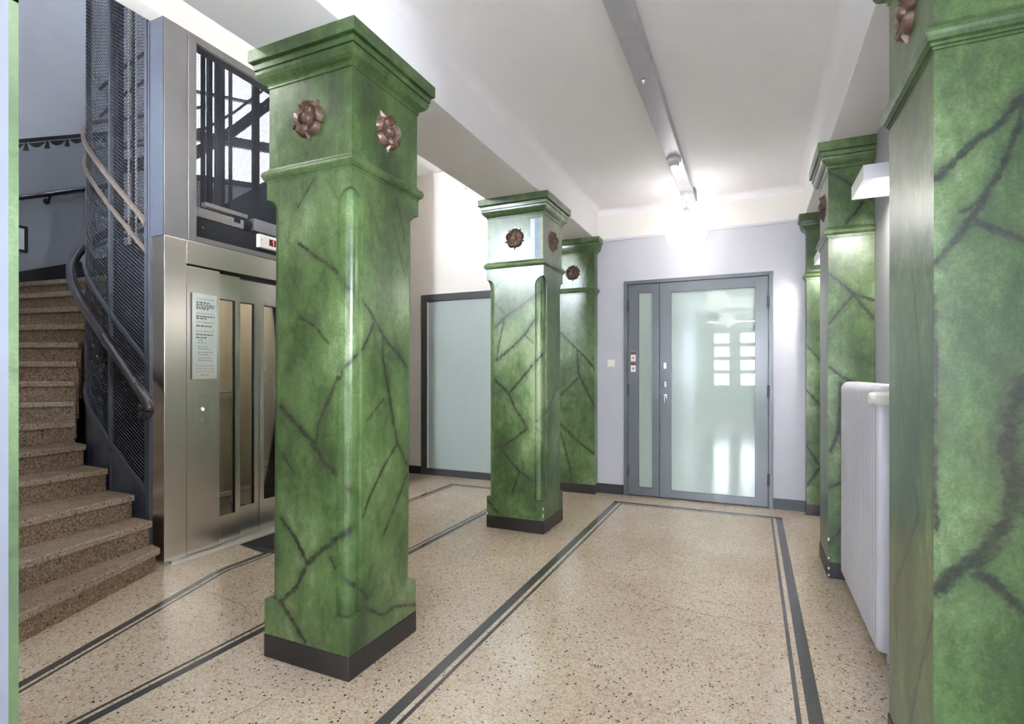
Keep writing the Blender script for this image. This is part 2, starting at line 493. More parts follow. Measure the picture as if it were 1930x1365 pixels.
class MB:
    def __init__(s):
        s.v = []
        s.f = []

    def add(s, vs, fs):
        o = len(s.v)
        s.v += [tuple(p) for p in vs]
        s.f += [tuple(i + o for i in q) for q in fs]
        return s

    def box(s, x0, x1, y0, y1, z0, z1):
        v = [(x, y, z) for z in (z0, z1) for x, y in ((x0, y0), (x1, y0), (x1, y1), (x0, y1))]
        return s.add(v, [(3, 2, 1, 0), (4, 5, 6, 7), (0, 1, 5, 4), (1, 2, 6, 5), (2, 3, 7, 6), (3, 0, 4, 7)])

    def gridbox(s, x0, x1, y0, y1, z0, z1, step=.007, fine='y'):
        """box whose faces towards -y ('y') and -x / +x ('x', 'X') are finely divided"""
        def face(o, u, v, lu, lv, st):
            nu, nv = max(1, int(lu / st)), max(1, int(lv / st))
            vs = [tuple(o[k] + u[k] * lu * i / nu + v[k] * lv * j / nv for k in range(3)) for j in range(nv + 1) for i in range(nu + 1)]
            fs = [(j * (nu + 1) + i, j * (nu + 1) + i + 1, (j + 1) * (nu + 1) + i + 1, (j + 1) * (nu + 1) + i) for j in range(nv) for i in range(nu)]
            s.add(vs, fs)
        dx, dy, dz = x1 - x0, y1 - y0, z1 - z0
        B = 99
        face((x0, y0, z0), (1, 0, 0), (0, 0, 1), dx, dz, step if 'y' in fine else B)
        face((x1, y0, z0), (0, 1, 0), (0, 0, 1), dy, dz, step if 'X' in fine else B)
        face((x0, y1, z0), (0, -1, 0), (0, 0, 1), dy, dz, step if 'x' in fine else B)
        face((x1, y1, z0), (-1, 0, 0), (0, 0, 1), dx, dz, B)
        face((x0, y1, z0), (1, 0, 0), (0, -1, 0), dx, dy, B)
        face((x0, y0, z1), (1, 0, 0), (0, 1, 0), dx, dy, B)
        return s

    def prism(s, poly, z0, z1):
        """poly: counter-clockwise outline; z0/z1 numbers or one value per corner"""
        n = len(poly)
        a = z0 if isinstance(z0, (list, tuple)) else [z0] * n
        b = z1 if isinstance(z1, (list, tuple)) else [z1] * n
        v = [(p[0], p[1], a[i]) for i, p in enumerate(poly)] + [(p[0], p[1], b[i]) for i, p in enumerate(poly)]
        f = [tuple(range(n - 1, -1, -1)), tuple(range(n, 2 * n))]
        f += [(i, (i + 1) % n, n + (i + 1) % n, n + i) for i in range(n)]
        return s.add(v, f)

    def slab(s, outline, axis, a, b):
        """outline in the plane across AXIS, extruded from a to b along it"""
        n = len(outline)
        put = {'x': lambda p, t: (t, p[0], p[1]), 'y': lambda p, t: (p[0], t, p[1]), 'z': lambda p, t: (p[0], p[1], t)}[axis]
        v = [put(p, a) for p in outline] + [put(p, b) for p in outline]
        f = [tuple(range(n - 1, -1, -1)), tuple(range(n, 2 * n))]
        f += [(i, (i + 1) % n, n + (i + 1) % n, n + i) for i in range(n)]
        return s.add(v, f)

    def tube(s, path, r, n=8, cap=True):
        path = [Vector(p) for p in path]
        rs = r if isinstance(r, (list, tuple)) else [r] * len(path)
        rings = []
        up = Vector((0, 0, 1))
        for i, p in enumerate(path):
            t = (path[min(i + 1, len(path) - 1)] - path[max(i - 1, 0)]).normalized()
            ref = up if abs(t.z) < .97 else Vector((1, 0, 0))
            a = t.cross(ref).normalized()
            b = a.cross(t).normalized()
            rings.append([p + (a * math.cos(2 * PI * k / n + PI / n) + b * math.sin(2 * PI * k / n + PI / n)) * rs[i] for k in range(n)])
        v = [q for R in rings for q in R]
        f = [(i * n + k, i * n + (k + 1) % n, (i + 1) * n + (k + 1) % n, (i + 1) * n + k) for i in range(len(path) - 1) for k in range(n)]
        if cap:
            f += [tuple(range(n - 1, -1, -1)), tuple((len(path) - 1) * n + k for k in range(n))]
        return s.add(v, f)

    def ribbon(s, path, nrm, w, t):
        """flat bar: path points, a horizontal normal per point, height w, thickness t"""
        v = []
        for p, q in zip(path, nrm):
            p = Vector(p)
            q = Vector(q).normalized() * t / 2
            z = Vector((0, 0, w / 2))
            v += [p - q - z, p + q - z, p + q + z, p - q + z]
        n = len(path)
        f = [(i * 4 + k, i * 4 + (k + 1) % 4, (i + 1) * 4 + (k + 1) % 4, (i + 1) * 4 + k) for i in range(n - 1) for k in range(4)]
        f += [(3, 2, 1, 0), tuple((n - 1) * 4 + k for k in range(4))]
        return s.add(v, f)

    def lathe(s, prof, c=(0, 0, 0), n=32, axis='z'):
        """prof: (radius, height) pairs"""
        v = []
        for r, h in prof:
            for k in range(n):
                a = 2 * PI * k / n
                p = (r * math.cos(a), r * math.sin(a), h)
                if axis == 'x':
                    p = (p[2], p[0], p[1])
                elif axis == 'y':
                    p = (p[1], p[2], p[0])
                v.append((p[0] + c[0], p[1] + c[1], p[2] + c[2]))
        m = len(prof)
        f = [(i * n + k, i * n + (k + 1) % n, (i + 1) * n + (k + 1) % n, (i + 1) * n + k) for i in range(m - 1) for k in range(n)]
        f += [tuple(range(n - 1, -1, -1)), tuple((m - 1) * n + k for k in range(n))]
        return s.add(v, f)

    def loops(s, x0, x1, y0, y1, prof, ex=(1, 1, 1, 1)):
        """moulding round a rectangle: prof (offset, z); ex = which sides (x0, x1, y0, y1) step out"""
        v = []
        for o, z in prof:
            a, b, c, d = x0 - o * ex[0], x1 + o * ex[1], y0 - o * ex[2], y1 + o * ex[3]
            v += [(a, c, z), (b, c, z), (b, d, z), (a, d, z)]
        m = len(prof)
        f = [(i * 4 + k, i * 4 + (k + 1) % 4, (i + 1) * 4 + (k + 1) % 4, (i + 1) * 4 + k) for i in range(m - 1) for k in range(4)]
        f += [(3, 2, 1, 0), tuple((m - 1) * 4 + k for k in range(4))]
        return s.add(v, f)


def obj(name, mb, mat, parent=None, smooth=None, bevel=0, veins=None):
    me = bpy.data.meshes.new(name)
    me.from_pydata(mb.v, [], mb.f)
    me.validate()
    me.update()
    if veins:
        P = np.array(mb.v, dtype=np.float64)
        best = np.full(len(P), 8.0)
        for w, line in VEINS[veins]:
            L = np.array(line)
            for a, b in zip(L[:-1], L[1:]):
                d = b - a
                t = np.clip(((P - a) @ d) / (d @ d), 0, 1)
                best = np.minimum(best, np.linalg.norm(P - a - t[:, None] * d, axis=1) / w)
        at = me.attributes.new('vein', 'FLOAT', 'POINT')
        at.data.foreach_set('value', (1 - np.minimum(best, 8) / 8).astype(np.float32))
    me.materials.append(M[mat] if isinstance(mat, str) else mat)
    o = bpy.data.objects.new(name, me)
    COL.objects.link(o)
    if smooth is not None:
        for p in me.polygons:
            p.use_smooth = True
        me.set_sharp_from_angle(angle=math.radians(smooth))
    if bevel:
        b = o.modifiers.new('edge', 'BEVEL')
        b.width = bevel
        b.segments = 2
        b.limit_method = 'ANGLE'
        b.angle_limit = math.radians(40)
    if parent is not None:
        o.parent = parent
        o.matrix_parent_inverse = Matrix.Translation(-parent.location)
    return o


def tag(o, label, cat, group=None):
    o['label'] = label
    o['category'] = cat
    if group:
        o['group'] = group
    return o


def thing(name, loc, label, cat, group=None):
    o = bpy.data.objects.new(name, None)
    o.empty_display_size = .1
    COL.objects.link(o)
    o.location = loc
    return tag(o, label, cat, group)


def struct(name, mb, mat, **kw):
    o = obj(name, mb, mat, **kw)
    o['kind'] = 'structure'
    return o


def struct_root(name, loc=(0, 0, 0)):
    o = bpy.data.objects.new(name, None)
    o.empty_display_size = .1
    COL.objects.link(o)
    o.location = loc
    o['kind'] = 'structure'
    return o


# ------------------------------------------------------------------ the shell
floor = struct('floor', MB().box(-6.75, .85, -6.2, 5.95, -.15, 0), 'terrazzo')


def strip(pts, w0, w1, name='inlay_strip'):
    """inlaid band along a polyline: from offset w0 to w1 on the left-hand side of travel"""
    def off(d):
        out = []
        for i, p in enumerate(pts):
            p = Vector(p)
            ns = []
            if i > 0:
                t = (p - Vector(pts[i - 1])).normalized(); ns.append(Vector((-t.y, t.x)))
            if i < len(pts) - 1:
                t = (Vector(pts[i + 1]) - p).normalized(); ns.append(Vector((-t.y, t.x)))
            nn = sum(ns, Vector((0, 0))) / len(ns)
            nn = nn / nn.length_squared
            out.append(p + nn * d)
        return out
    A, B = off(w0), off(w1)
    n = len(pts)
    v = [(p.x, p.y, -.01) for p in A] + [(p.x, p.y, -.01) for p in B] + [(p.x, p.y, .0012) for p in A] + [(p.x, p.y, .0012) for p in B]
    f = []
    for i in range(n - 1):
        f += [(2 * n + i, 2 * n + i + 1, 3 * n + i + 1, 3 * n + i), (i, i + 1, 2 * n + i + 1, 2 * n + i), (n + i + 1, n + i, 3 * n + i, 3 * n + i + 1)]
    # travel direction decides winding; flip so the top faces up
    mb = MB().add(v, f)
    a, b, c = (Vector(v[i]) for i in f[0][:3])
    if (b - a).cross(c - a).z < 0:
        mb.f = [tuple(reversed(q)) for q in mb.f]
    return obj(name, mb, 'inlay', floor)


main_loop = [(-1.278, -5.5), (-1.278, 5.365), (.243, 5.365), (.243, -5.5)]
strip(main_loop, -.052, 0)
strip(main_loop, -.093, -.075)
left_loop = [(-2.70, .86), (-2.805, 1.172), (-3.20, 2.33), (-3.225, 2.44), (-3.225, 5.41), (-2.243, 5.41), (-2.243, .70)]
strip(left_loop, -.042, 0)
strip(left_loop, -.078, -.062)
for pts in ([(-1.14, 3.72), (-.93, 3.48), (-.74, 3.30), (-.62, 3.16), (-.43, 3.08), (-.20, 3.03), (-.14, 3.05), (.02, 3.02), (.10, 2.99)],
            [(-2.95, 2.13), (-2.78, 2.12), (-2.60, 2.10), (-2.44, 2.02), (-2.36, 1.93)],
            [(-1.75, 1.55), (-1.78, 1.42), (-1.82, 1.28), (-1.86, 1.20), (-1.90, 1.08)]):
    mb = MB()
    pp = []
    for (a, b), (c, d) in zip(pts[:-1], pts[1:]):
        for k in range(5):
            t = k / 5
            pp.append((a + (c - a) * t + random.uniform(-.008, .008), b + (d - b) * t + random.uniform(-.008, .008), .0002))
    mb.tube(pp, .0016, 4)
    obj('crack', mb, 'crack', floor)

ceiling = struct('ceiling', MB().box(-1.55, .69, -6.2, 5.69, 3.07, 3.2), 'ceil')
obj('ceiling_panel', MB().box(-3.63, -2.03, .55, 5.785, 3.86, 3.98), 'ceil', ceiling)
obj('ceiling_panel', MB().box(-4.97, -3.63, 5.05, 5.785, 3.86, 3.98), 'ceil', ceiling)
obj('ceiling_panel', MB().box(-6.75, -3.63, .50, 5.9, 8.4, 8.5), 'stair_wall', ceiling)
obj('ceiling_beam', MB().box(-2.03, -1.545, -6.2, 5.785, 2.755, 4.0), 'ceil', ceiling, bevel=.006)
obj('ceiling_beam', MB().box(.44, .84, -6.2, 5.69, 2.755, 3.2), 'ceil', ceiling, bevel=.006)
# coves between ceiling, beams and end wall
def cove(p, q, inward, r=.06):
    """quarter-round plaster cove from p to q (plan), inward = plan direction into the room"""
    arc = [(0, 0)] + [(r - r * math.sin(a), r - r * math.cos(a)) for a in (0, PI / 12, PI / 6, PI / 4, PI / 3, 5 * PI / 12, PI / 2)]
    v = []
    for base in (p, q):
        for u, d in arc:
            v.append((base[0] + inward[0] * u, base[1] + inward[1] * u, 3.07 - d))
    n = len(arc)
    f = [(i, (i + 1) % n, n + (i + 1) % n, n + i) for i in range(n)]
    return MB().add(v, f)
obj('cove', cove((-1.545, -6.2), (-1.545, 5.69), (1, 0)), 'ceil', ceiling, smooth=40)
obj('cove', cove((.44, -6.2), (.44, 5.69), (-1, 0)), 'ceil', ceiling, smooth=40)
obj('cove', cove((-1.545, 5.69), (.44, 5.69), (0, -1)), 'ceil', ceiling, smooth=40)

wb = MB()
wb.box(-1.56, -1.25, 5.69, 5.88, 0, 2.745).box(.18, .84, 5.69, 5.88, 0, 2.745).box(-1.25, .18, 5.69, 5.88, 2.28, 2.745)
wall_back = struct('wall_back', wb, 'grey')
obj('upper_wall', MB().box(-1.56, .84, 5.692, 5.88, 2.745, 3.07), 'white', wall_back)
struct('trim_1', MB().loops(-1.545, .44, 5.69, 5.692, [(0, 2.735), (.014, 2.737), (.016, 2.744), (.010, 2.750), (.018, 2.754), (.018, 2.762), (0, 2.766)], (0, 0, 1, 0)), 'lampwhite')
wh = MB()
wh.box(-4.97, -3.90, 5.785, 5.95, 0, 3.98).box(-2.35, -1.56, 5.785, 5.95, 0, 3.98).box(-3.90, -2.35, 5.785, 5.95, 2.31, 3.98)
struct('wall_hall_end', wh, 'white')
struct('wall_hall_side', MB().box(-5.1, -4.97, 5.05, 5.95, 0, 3.98), 'white')
struct('wall_right', MB().box(.69, .84, -6.2, -4.2, 0, 2.755).box(.69, .84, -2.3, .33, 0, 2.755).box(.69, .84, .87, 5.69, 0, 2.755).box(.69, .84, -4.2, -2.3, 0, .55).box(.69, .84, -4.2, -2.3, 2.68, 2.755).box(.69, .84, .33, .87, 0, 1.55).box(.69, .84, .33, .87, 2.05, 2.755), 'grey')
w3 = struct_root('added_window_3', (.76, -3.25, .55))  # unseen window, added to bring in daylight from behind the camera
for a, b, c, d in ((-4.2, -4.14, .55, 2.68), (-2.36, -2.3, .55, 2.68), (-4.14, -2.36, .55, .61), (-4.14, -2.36, 2.62, 2.68), (-3.28, -3.22, .61, 2.62)):
    obj('window_frame', MB().box(.74, .79, a, b, c, d), 'lampwhite', w3)
for a, b in ((-4.14, -3.28), (-3.22, -2.36)):
    obj('pane', MB().box(.76, .766, a, b, .61, 2.62), 'winglass', w3)
w5 = struct_root('added_window_5', (.76, .50, 1.55))  # unseen window beside the camera, added to light the columns' right faces
for a, b, c, d in ((.33, .37, 1.55, 2.05), (.83, .87, 1.55, 2.05), (.37, .83, 1.55, 1.59), (.37, .83, 2.01, 2.05)):
    obj('window_frame', MB().box(.74, .79, a, b, c, d), 'lampwhite', w5)
obj('pane', MB().box(.76, .766, .37, .83, 1.59, 2.01), 'winglass', w5)
struct('wall_left', MB().box(-1.62, -1.50, -6.2, .613, 0, 3.07), 'dado')
struct('wall_hall_front', MB().box(-6.75, -3.6, .50, .652, 0, 8.4).box(-2.85, -2.04, .50, .652, 0, 6.0).box(-3.6, -2.85, .50, .652, 0, 2.7).box(-3.6, -2.85, .50, .652, 3.5, 6.0), 'white')
struct('wall_pier', MB().box(-2.04, -1.62, .30, .598, 0, 2.755), 'white')
struct('wall_elevator', MB().box(-3.77, -3.63, .652, 3.94, 3.722, 8.4).box(-3.77, -3.63, 3.94, 5.05, 0, 8.4).box(-5.6, -3.77, 4.93, 5.05, 0, 8.4), 'white')

for nm, x0, x1, z0, z1 in (('added_window_4', -3.6, -2.85, 2.7, 3.5),):
    w4 = struct_root(nm, ((x0 + x1) / 2, .56, z0))  # unseen high window, added to light the hall and give the columns sheen
    for a, b, c, d in ((x0, x0 + .04, z0, z1), (x1 - .04, x1, z0, z1), (x0 + .04, x1 - .04, z0, z0 + .04), (x0 + .04, x1 - .04, z1 - .04, z1)):
        obj('window_frame', MB().box(a, b, .54, .59, c, d), 'lampwhite', w4)
    obj('pane', MB().box(x0 + .04, x1 - .04, .56, .566, z0 + .04, z1 - .04), 'winglass', w4)

# stairwell outer walls
wall_stairs = struct('wall_stairs', MB().box(-6.75, -6.6, .652, 3.66, 0, 8.4), 'stair_wall')
ds = lambda y: 3.61 + .51 * (y - 2.78)
obj('painted_dado', MB().slab([(.66, 0), (3.65, 0), (3.65, ds(3.65)), (.66, ds(.66))], 'x', -6.6, -6.596), 'dado', wall_stairs)
pb = MB()
pb.slab([(.66, ds(.66) - .035), (3.65, ds(3.65) - .035), (3.65, ds(3.65) + .005), (.66, ds(.66) + .005)], 'x', -6.597, -6.592)
for k in range(15):           # painted swags and tassels below the band
    y0 = 1.255 + .175 * k
    y1 = y0 + .175
    a = [(y0 + .02, ds(y0 + .02) - .045), (y1 - .01, ds(y1 - .01) - .045)]
    sw = []
    for j in range(9):
        t = j / 8
        y = a[1][0] + (a[0][0] - a[1][0]) * t
        sw.append((y, ds(y) - .046 - .050 * math.sin(PI * t)))
    pb.slab([a[0], a[1]] + sw[1:-1], 'x', -6.597, -6.593)
    pb.slab([(y0 - .022, ds(y0) - .125), (y0 + .026, ds(y0) - .108), (y0 + .014, ds(y0) - .04), (y0 - .006, ds(y0) - .04)], 'x', -6.597, -6.593)
obj('painted_border', pb, 'black', wall_stairs)
struct('baseboard_stairs', MB().slab([(2.30, 2.05), (3.66, 2.05), (3.66, 2.306 + .38 * .88), (2.78, 2.306), (2.30, 2.12)], 'x', -6.6, -6.57), 'black')
D = Vector((.636, .77, 0)).normalized()
NB = Vector((.77, -.636, 0)).normalized()       # into the stairwell
def dg(t, z, d=0):
    p = Vector((-6.1, 4.26, 0)) + D * t + NB * d
    return (p.x, p.y, z)
def dbox(mb, t0, t1, z0, z1, d0, d1):
    """box along the oblique window wall"""
    v = [dg(t, z, d) for z in (z0, z1) for t, d in ((t0, d1), (t1, d1), (t1, d0), (t0, d0))]
    return mb.add(v, [(3, 2, 1, 0), (4, 5, 6, 7), (0, 1, 5, 4), (1, 2, 6, 5), (2, 3, 7, 6), (3, 0, 4, 7)])
wn = MB()
dbox(wn, -.80, -.42, 0, 8.4, -.15, 0); dbox(wn, 1.3, 1.75, 0, 8.4, -.15, 0); dbox(wn, -.42, 1.3, 0, 3.62, -.15, 0); dbox(wn, -.42, 1.3, 8.0, 8.4, -.15, 0)
struct('wall_window_side', wn, 'stair_wall')
win = struct_root('window_2', dg(.44, 3.62))
fm = MB()
for a, b, c, d in ((-.42, -.36, 3.62, 8.0), (1.24, 1.3, 3.62, 8.0), (-.36, 1.24, 3.62, 3.70), (-.36, 1.24, 7.92, 8.0)):
    dbox(fm, a, b, c, d, -.09, -.02)
obj('window_frame', fm, 'bluegrey', win)
for a, b, c, d in ((.60, .69, 3.70, 7.92), (.19, .23, 4.24, 7.92)):
    obj('mullion', dbox(MB(), a, b, c, d, -.085, -.03), 'bluegrey', win)
for a, b, c, d in ((-.36, 1.24, 4.12, 4.24), (-.36, 1.24, 4.70, 4.73), (-.36, 1.24, 5.25, 5.28), (-.36, 1.24, 6.58, 6.62)):
    obj('glazing_bar', dbox(MB(), a, b, c, d, -.08, -.035), 'bluegrey', win)
for t0, t1 in ((-.36, .60), (.69, 1.24)):
    for z0, z1 in ((3.70, 4.12), (4.24, 4.70), (4.73, 5.25), (5.28, 6.58), (6.62, 7.92)):
        obj('pane', dbox(MB(), t0, t1, z0, z1, -.062, -.056), 'winglass' if z0 > 6.6 else 'dimglass', win)  # clear top panes added out of view to light the stairwell; others dimmed

# entrance wall behind the camera
struct('wall_front', MB().box(-1.62, -1.30, -6.2, -6.0, 0, 3.07).box(.34, .84, -6.2, -6.0, 0, 3.07).box(-1.30, .34, -6.2, -6.0, 2.95, 3.07), 'white')
ent = struct_root('door_2', (-.48, -6.1, 0))
ef = MB()
ef.box(-1.30, -1.22, -6.14, -6.04, 0, 2.95).box(.26, .34, -6.14, -6.04, 0, 2.95).box(-1.22, .26, -6.14, -6.04, 2.87, 2.95)
obj('door_frame', ef, 'doorgrey', ent)
obj('leaf_gap_stop', MB().box(-.50, -.46, -6.145, -6.121, .01, 2.86), 'doorgrey', ent)  # strip added to stop daylight leaking between the leaves
obj('floor_gap_stop', MB().box(-1.30, .34, -6.2, -6.122, 0, .04), 'doorgrey', ent)  # bar added to stop daylight leaking under the leaves
for x0, x1 in ((-1.22, -.485), (-.475, .26)):
    lf = MB()
    lf.box(x0, x0 + .16, -6.12, -6.07, .01, 2.86).box(x1 - .16, x1, -6.12, -6.07, .01, 2.86).box(x0 + .16, x1 - .16, -6.12, -6.07, .01, .95)
    for z in (1.28, 1.69, 2.10, 2.51):
        lf.box(x0 + .16, x1 - .16, -6.12, -6.07, z, z + .13 if z < 2.5 else 2.86)
    leaf = obj('door_leaf', lf, 'doorgrey', ent)
    for z0, z1 in ((.95, 1.28), (1.41, 1.69), (1.82, 2.10), (2.23, 2.51)):
        obj('pane', MB().box(x0 + .16, x1 - .16, -6.10, -6.095, z0, z1), 'winglass', leaf)

# skirting boards
struct('baseboard_back', MB().box(-1.545, -1.25, 5.675, 5.69, 0, .102).box(.18, .453, 5.675, 5.69, 0, .102), 'base')
struct('baseboard_hall', MB().box(-4.97, -3.90, 5.77, 5.785, 0, .10).box(-2.35, -2.04, 5.77, 5.785, 0, .10), 'black')
struct('baseboard_right', MB().box(.675, .69, -6.0, 1.752, 0, .1).box(.675, .69, 2.257, 3.912, 0, .1).box(.675, .69, 4.36, 5.56, 0, .1), 'base')

# ------------------------------------------------------------------ big glazed panel at the end of the side hall
w1 = struct_root('window_1', (-3.1, 5.79, 0))
fr = MB()
fr.box(-3.90, -3.81, 5.77, 5.83, 0, 2.31).box(-2.44, -2.35, 5.77, 5.83, 0, 2.31).box(-3.81, -2.44, 5.77, 5.83, 2.22, 2.31).box(-3.81, -2.44, 5.77, 5.83, 0, .085)
obj('window_frame', fr, 'darkframe', w1, bevel=.003)
bd = MB()
bd.box(-3.81, -3.798, 5.775, 5.80, .085, 2.22).box(-2.452, -2.44, 5.775, 5.80, .085, 2.22)
obj('glazing_bead', bd, 'lampwhite', w1)
obj('pane', MB().box(-3.81, -2.44, 5.795, 5.805, .085, 2.22), 'frost2', w1)

# ------------------------------------------------------------------ steel and glass double door
door = struct_root('door_1', (-.535, 5.69, 0))
df = MB()
df.box(-1.25, -1.207, 5.655, 5.72, 0, 2.28).box(.142, .18, 5.655, 5.72, 0, 2.28).box(-1.207, .142, 5.655, 5.72, 2.243, 2.28)
obj('door_frame', df, 'doorgrey', door, bevel=.002)


def leaf(x0, x1, g0, g1, z0, z1):
    mb = MB()
    mb.box(x0, g0, 5.668, 5.712, .018, 2.239).box(g1, x1, 5.668, 5.712, .018, 2.239)
    mb.box(g0, g1, 5.668, 5.712, .018, z0).box(g0, g1, 5.668, 5.712, z1, 2.239)
    lf = obj('door_leaf', mb, 'doorgrey', door)
    b = MB()
    b.box(g0, g0 + .006, 5.672, 5.69, z0, z1).box(g1 - .006, g1, 5.672, 5.69, z0, z1).box(g0, g1, 5.672, 5.69, z0, z0 + .006).box(g0, g1, 5.672, 5.69, z1 - .006, z1)
    obj('glazing_bead', b, 'wire', lf)
    obj('glass_pane', MB().box(g0, g1, 5.686, 5.694, z0, z1), 'frost', lf)
    return lf


lf1 = leaf(-1.204, -.883, -1.099, -.950, .095, 2.153)
lf2 = leaf(-.877, .139, -.768, .028, .088, 2.143)
obj('leak_backing', MB().box(-1.25, .18, 5.722, 5.76, 0, 2.28), 'black', door)  # black backing added to stop light leaking round the leaves
for lf, x, zs in ((lf1, -1.206, (2.02, 1.13, .265)), (lf2, .1405, (1.985, 1.125, .275))):
    for z in zs:
        h = MB()
        h.lathe([(.0, -.062), (.009, -.06), (.009, -.002), (.0065, 0), (.009, .002), (.009, .06), (0, .062)], (x, 5.652, z), 10)
        h.box(x - .012, x + .012, 5.655, 5.668, z - .055, z + .055)
        obj('hinge', h, 'darkframe', lf, smooth=40)
lk = MB()
lk.box(-.838, -.805, 5.655, 5.668, 1.345, 1.410)
obj('deadlock', lk, 'chrome', lf2, bevel=.004)
lk = MB()
lk.lathe([(.0, .016), (.016, .015), (.018, .0)], (-.820, 5.668, 1.19), 16, 'y')
lk2 = MB()
lk2.box(-.834, -.808, 5.660, 5.668, 1.155, 1.215).box(-.826, -.816, 5.648, 5.660, 1.17, 1.20)
obj('cylinder_lock', lk2, 'chrome', lf2, bevel=.004)
hd = MB()
hd.box(-.838, -.806, 5.660, 5.668, 1.000, 1.085)
hd.tube([(-.822, 5.668, 1.07), (-.822, 5.640, 1.07), (-.822, 5.628, 1.06), (-.822, 5.626, 1.0), (-.822, 5.628, .985)], .011, 10)
obj('pull_knob', hd, 'chrome', lf2, smooth=40)
for zt in (1.533, 1.420):
    st = obj('sticker', MB().box(-1.177, -1.125, 5.6665, 5.668, zt - .104, zt), 'cream', lf1)
for zt in (1.533, 1.420):
    obj('sticker_print', MB().box(-1.177, -1.125, 5.6657, 5.6665, zt - .034, zt - .002).box(-1.163, -1.139, 5.6657, 5.6665, zt - .068, zt - .060).box(-1.166, -1.136, 5.6657, 5.6665, zt - .079, zt - .073), 'sticker_red', lf1)

# ------------------------------------------------------------------ columns and pilasters
COLLAR = [(-.002, 2.158), (.004, 2.160), (.004, 2.168), (.009, 2.168), (.009, 2.176), (.017, 2.180), (.023, 2.190), (.025, 2.200), (.023, 2.211), (.015, 2.220), (.006, 2.224), (.004, 2.232), (-.002, 2.234)]
CORNICE = [(-.002, 2.596), (.005, 2.598), (.005, 2.606), (.007, 2.612), (.012, 2.617), (.022, 2.623), (.033, 2.634), (.041, 2.650), (.043, 2.662), (.038, 2.664), (.038, 2.668), (.047, 2.669), (.049, 2.690), (.043, 2.692), (.043, 2.699), (.062, 2.700), (.064, 2.704), (.064, 2.755)]
NOTCH, EDGE, BULGE, NZ0, NZ1 = .074, .016, .024, .265, 2.09


def notchQ(u):
    a = (1 - u / NOTCH) / 2
    px = NOTCH + a * (EDGE - NOTCH)
    py = EDGE + a * (NOTCH - EDGE)
    k = BULGE * math.sin(PI * a) / math.sqrt(2)
    return px - k, py - k


def shaft_mesh(hx, hy, z0, z1, step=.007):
    """square shaft whose four arrises are cut into round-headed rolled flutes"""
    K = 8
    def ring(kind, z, hw=NOTCH):
        cs = []
        for sx, sy, flip in ((1, -1, 0), (1, 1, 1), (-1, 1, 0), (-1, -1, 1)):
            us = [hw * (1 - 2 * i / K) for i in range(K + 1)]
            if kind == 'full':
                cor = [(max(u, 0), max(-u, 0)) for u in us]
                cor = [cor[0]] + cor + [cor[-1]]
            else:
                cor = [(hw, 0)] + [notchQ(u) for u in us] + [(0, hw)]
            if flip:
                cor = [(b, a) for a, b in cor]
            cs.append([(sx * (hx - a), sy * (hy - b)) for a, b in cor])
        pts = []
        for i, n in enumerate((52, 1, 1, 52)):      # the +x and -y faces are finely divided
            pts += cs[i]
            p, q = cs[i][-1], cs[(i + 1) % 4][0]
            pts += [(p[0] + (q[0] - p[0]) * k / n, p[1] + (q[1] - p[1]) * k / n) for k in range(1, n)]
        return [(x, y, z) for x, y in pts]
    def levels(a, b):
        n = max(1, int((b - a) / step))
        return [a + (b - a) * i / n for i in range(n + 1)]
    rings = [ring('full', z) for z in levels(z0, NZ0)] + [ring('cut', z) for z in levels(NZ0, NZ1 - NOTCH)]
    for i in range(1, 13):
        t = math.sin(PI / 2 * i / 12) if i < 12 else .9995
        rings.append(ring('cut', NZ1 - NOTCH + NOTCH * t, NOTCH * math.sqrt(max(1e-6, 1 - t * t))))
    rings += [ring('full', NZ1 + .0001, NOTCH * .03)] + [ring('full', z, NOTCH * .03) for z in levels(NZ1 + .0002, z1)]
    n = len(rings[0])
    v = [p for r in rings for p in r]
    f = [(i * n + k, i * n + (k + 1) % n, (i + 1) * n + (k + 1) % n, (i + 1) * n + k) for i in range(len(rings) - 1) for k in range(n)]
    f += [tuple(range(n - 1, -1, -1)), tuple((len(rings) - 1) * n + k for k in range(n))]
    return MB().add(v, f)


def rosette_mesh(R=.083):
    nr, nt = 22, 100
    v = []
    for i in range(nr + 1):
        q = i / nr
        for k in range(nt):
            th = 2 * PI * k / nt
            lobe = abs(math.cos(2.5 * th)) ** .55
            Rk = R * (.78 + .22 * lobe)
            r = Rk * q
            gap = math.exp(-((1 - lobe) * 2.2 - .9) ** 2 * 0) * (1 - lobe)
            rim = math.exp(-((q - .83) / .10) ** 2)
            h = .009 + .020 * rim * (1 - .8 * gap) - .009 * gap * min(1, q * 2) + .0026 * math.cos(25 * th) * math.exp(-((q - .55) / .16) ** 2)
            if q > .93:
                h *= max(0, (1 - q) / .07) ** .5
            v.append((r * math.sin(th), r * math.cos(th), h))
    f = [(i * nt + k, (i + 1) * nt + k, (i + 1) * nt + (k + 1) % nt, i * nt + (k + 1) % nt) for i in range(nr) for k in range(nt)]
    mb = MB().add(v, f)
    for j in range(5):          # sepals showing between the petals
        th = 2 * PI * (j + .5) / 5
        c, s_ = math.sin(th), math.cos(th)
        b0, b1, tip = .05, .068, .094
        w = .011
        vv = [(c * b0 - s_ * w, s_ * b0 + c * w, .006), (c * b0 + s_ * w, s_ * b0 - c * w, .006), (c * b1, s_ * b1, .020), (c * tip, s_ * tip, .006), (c * b1 + s_ * w, s_ * b1 - c * w, 0), (c * b1 - s_ * w, s_ * b1 + c * w, 0), (c * tip, s_ * tip, 0)]
        mb.add(vv, [(0, 2, 1), (0, 3, 2), (1, 2, 3), (1, 3, 4), (0, 5, 3), (3, 5, 6), (3, 6, 4)])
    return mb


